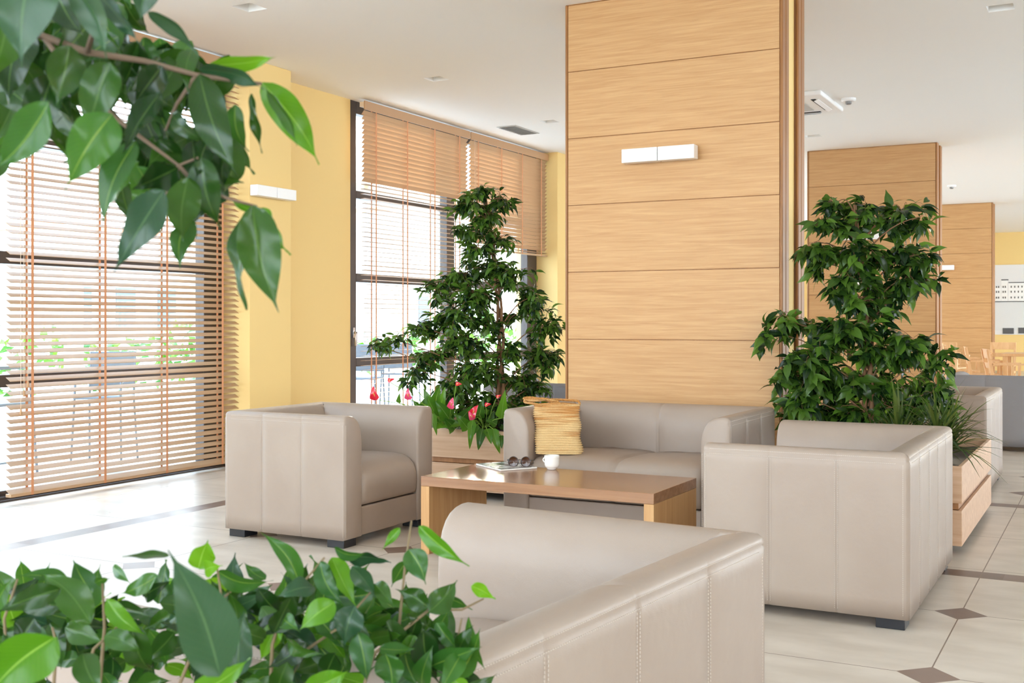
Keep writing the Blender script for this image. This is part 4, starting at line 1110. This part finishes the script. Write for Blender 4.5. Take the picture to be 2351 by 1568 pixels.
# ------------------------------------------------------------------ outside the windows
m = MB(); m.box(-60, -30, -.25, -6.9, 70, -.12); struct(m.build('terrace', M['terrace']))
m = MB(); m.box(RW+.2, -30, -.25, 40, 60, -.12); m.box(-6.9, -30, -.25, RW+.2, RB-.2, -.12); struct(m.build('courtyard', M['terrace']))
t = empty('pergola', (-9.4, 9.5, -.12), 0, 'pale pergola beams outside above the terrace', 'pergola')
m = MB()
for k in range(2): m.box(-1.2+k*2.6, -7, 2.75, -1.05+k*2.6, 16, 2.95)
for k in range(12): m.box(-1.8, -6.5+k*2.0, 2.95, 2.0, -6.4+k*2.0, 3.08)
m.build('beams', M['facade'], t)
for k in range(4):
    m = MB(); m.box(-1.2, -7+k*6.5, 0, -1.05, -6.85+k*6.5, 2.75); m.build('post', M['facade'], t)
def out_chair(x, y, rz, lb):
    t = empty('terrace_chair', (x, y, -.12), R(rz), lb, 'chair', 'metal terrace chairs outside')
    m = MB(); m.box(-.22, -.22, .60, .22, .22, .625); m.build('seat', M['mesh'], t, bevel=.01)
    m = MB(); m.obox((0, .24, .86), (.21, 0, 0), (0, .008, 0), (0, .02, .17)); m.build('backrest', M['mesh'], t, bevel=.01)
    for sx in (-1, 1):
        m = MB(); m.tube([(sx*.23, -.24, 0), (sx*.21, -.2, .60), (sx*.21, -.18, .76), (sx*.21, .2, .78)], .012, 6); m.build('leg', M['mesh'], t, smooth=True)
        m = MB(); m.tube([(sx*.23, .27, 0), (sx*.21, .21, .60), (sx*.21, .26, 1.03)], .012, 6); m.build('leg', M['mesh'], t, smooth=True)
for i, (x, y, rz, lb) in enumerate([(-8.3, 11.6, 20, 'metal terrace chair outside, directly behind the red blooms'), (-8.6, 12.9, 200, 'metal terrace chair outside, farther along the middle window'),
        (-8.4, 7.6, 30, 'metal terrace chair outside the big blind, right of the others'), (-8.5, 6.5, 190, 'metal terrace chair outside the big blind, in the middle'),
        (-8.9, 5.6, 90, 'metal terrace chair outside the big blind, leftmost')]):
    out_chair(x, y, rz, lb)
for x, y, lb in ((-9.1, 12.2, 'round metal terrace table outside the middle window'), (-9.3, 7.0, 'round metal terrace table outside the big blind')):
    t = empty('terrace_table', (x, y, -.12), 0, lb, 'table', 'metal terrace tables outside')
    m = MB(); m.lathe([(.40, .88), (.40, .91)], 28); m.build('tabletop', M['mesh'], t)
    m = MB(); m.tube([(0, 0, .02), (0, 0, .88)], .03, 10); m.build('pedestal', M['mesh'], t, smooth=True)
    m = MB(); m.lathe([(.24, 0), (.24, .015), (.03, .03)], 24); m.build('base', M['mesh'], t)
# hedge and houses beyond the terrace
hb = MB(); r2 = random.Random(5)
for k in range(2600):
    y = r2.uniform(0, 48); p = Vector((-17+r2.gauss(0, .4), y, -.1+r2.uniform(0, 1.2+.4*math.sin(y*.7))))
    dv = Vector((r2.gauss(0, 1), r2.gauss(0, 1), r2.gauss(0, .8))).normalized()
    hb.leaf(p, p+dv*.28, Vector((r2.gauss(0, 1), r2.gauss(0, 1), 1)), .18, 2, 1)
tag(hb.build('hedge', M['leaf_anth'], smooth=True), 'low green hedge beyond the terrace outside the windows', 'hedge')
for i, (x, y, w_, d_, h, lb) in enumerate([(-34, 14, 8, 7, 5.5, 'pale house outside, left one beyond the hedge'), (-36, 30, 9, 8, 4.5, 'pale house outside, middle one beyond the hedge'), (-34, 48, 10, 8, 6.5, 'pale house outside, farthest one beyond the hedge')]):
    t = empty('house', (x, y, -.2), 0, lb, 'house', 'pale houses outside')
    m = MB(); m.box(-w_/2, -d_/2, 0, w_/2, d_/2, h); m.build('walls', M['facade'], t)
    m = MB(); m.box(-w_/2-.3, -d_/2-.3, h, w_/2+.3, d_/2+.3, h+.25); m.build('roof', plain('roof_tile', srgb(190, 130, 100), .8), t)
    for k in range(3):
        m = MB(); m.box(w_/2, -d_/2+1+k*2.0, 1.2, w_/2+.05, -d_/2+1.9+k*2.0, 2.6); m.build('window_pane', M['mesh'], t)
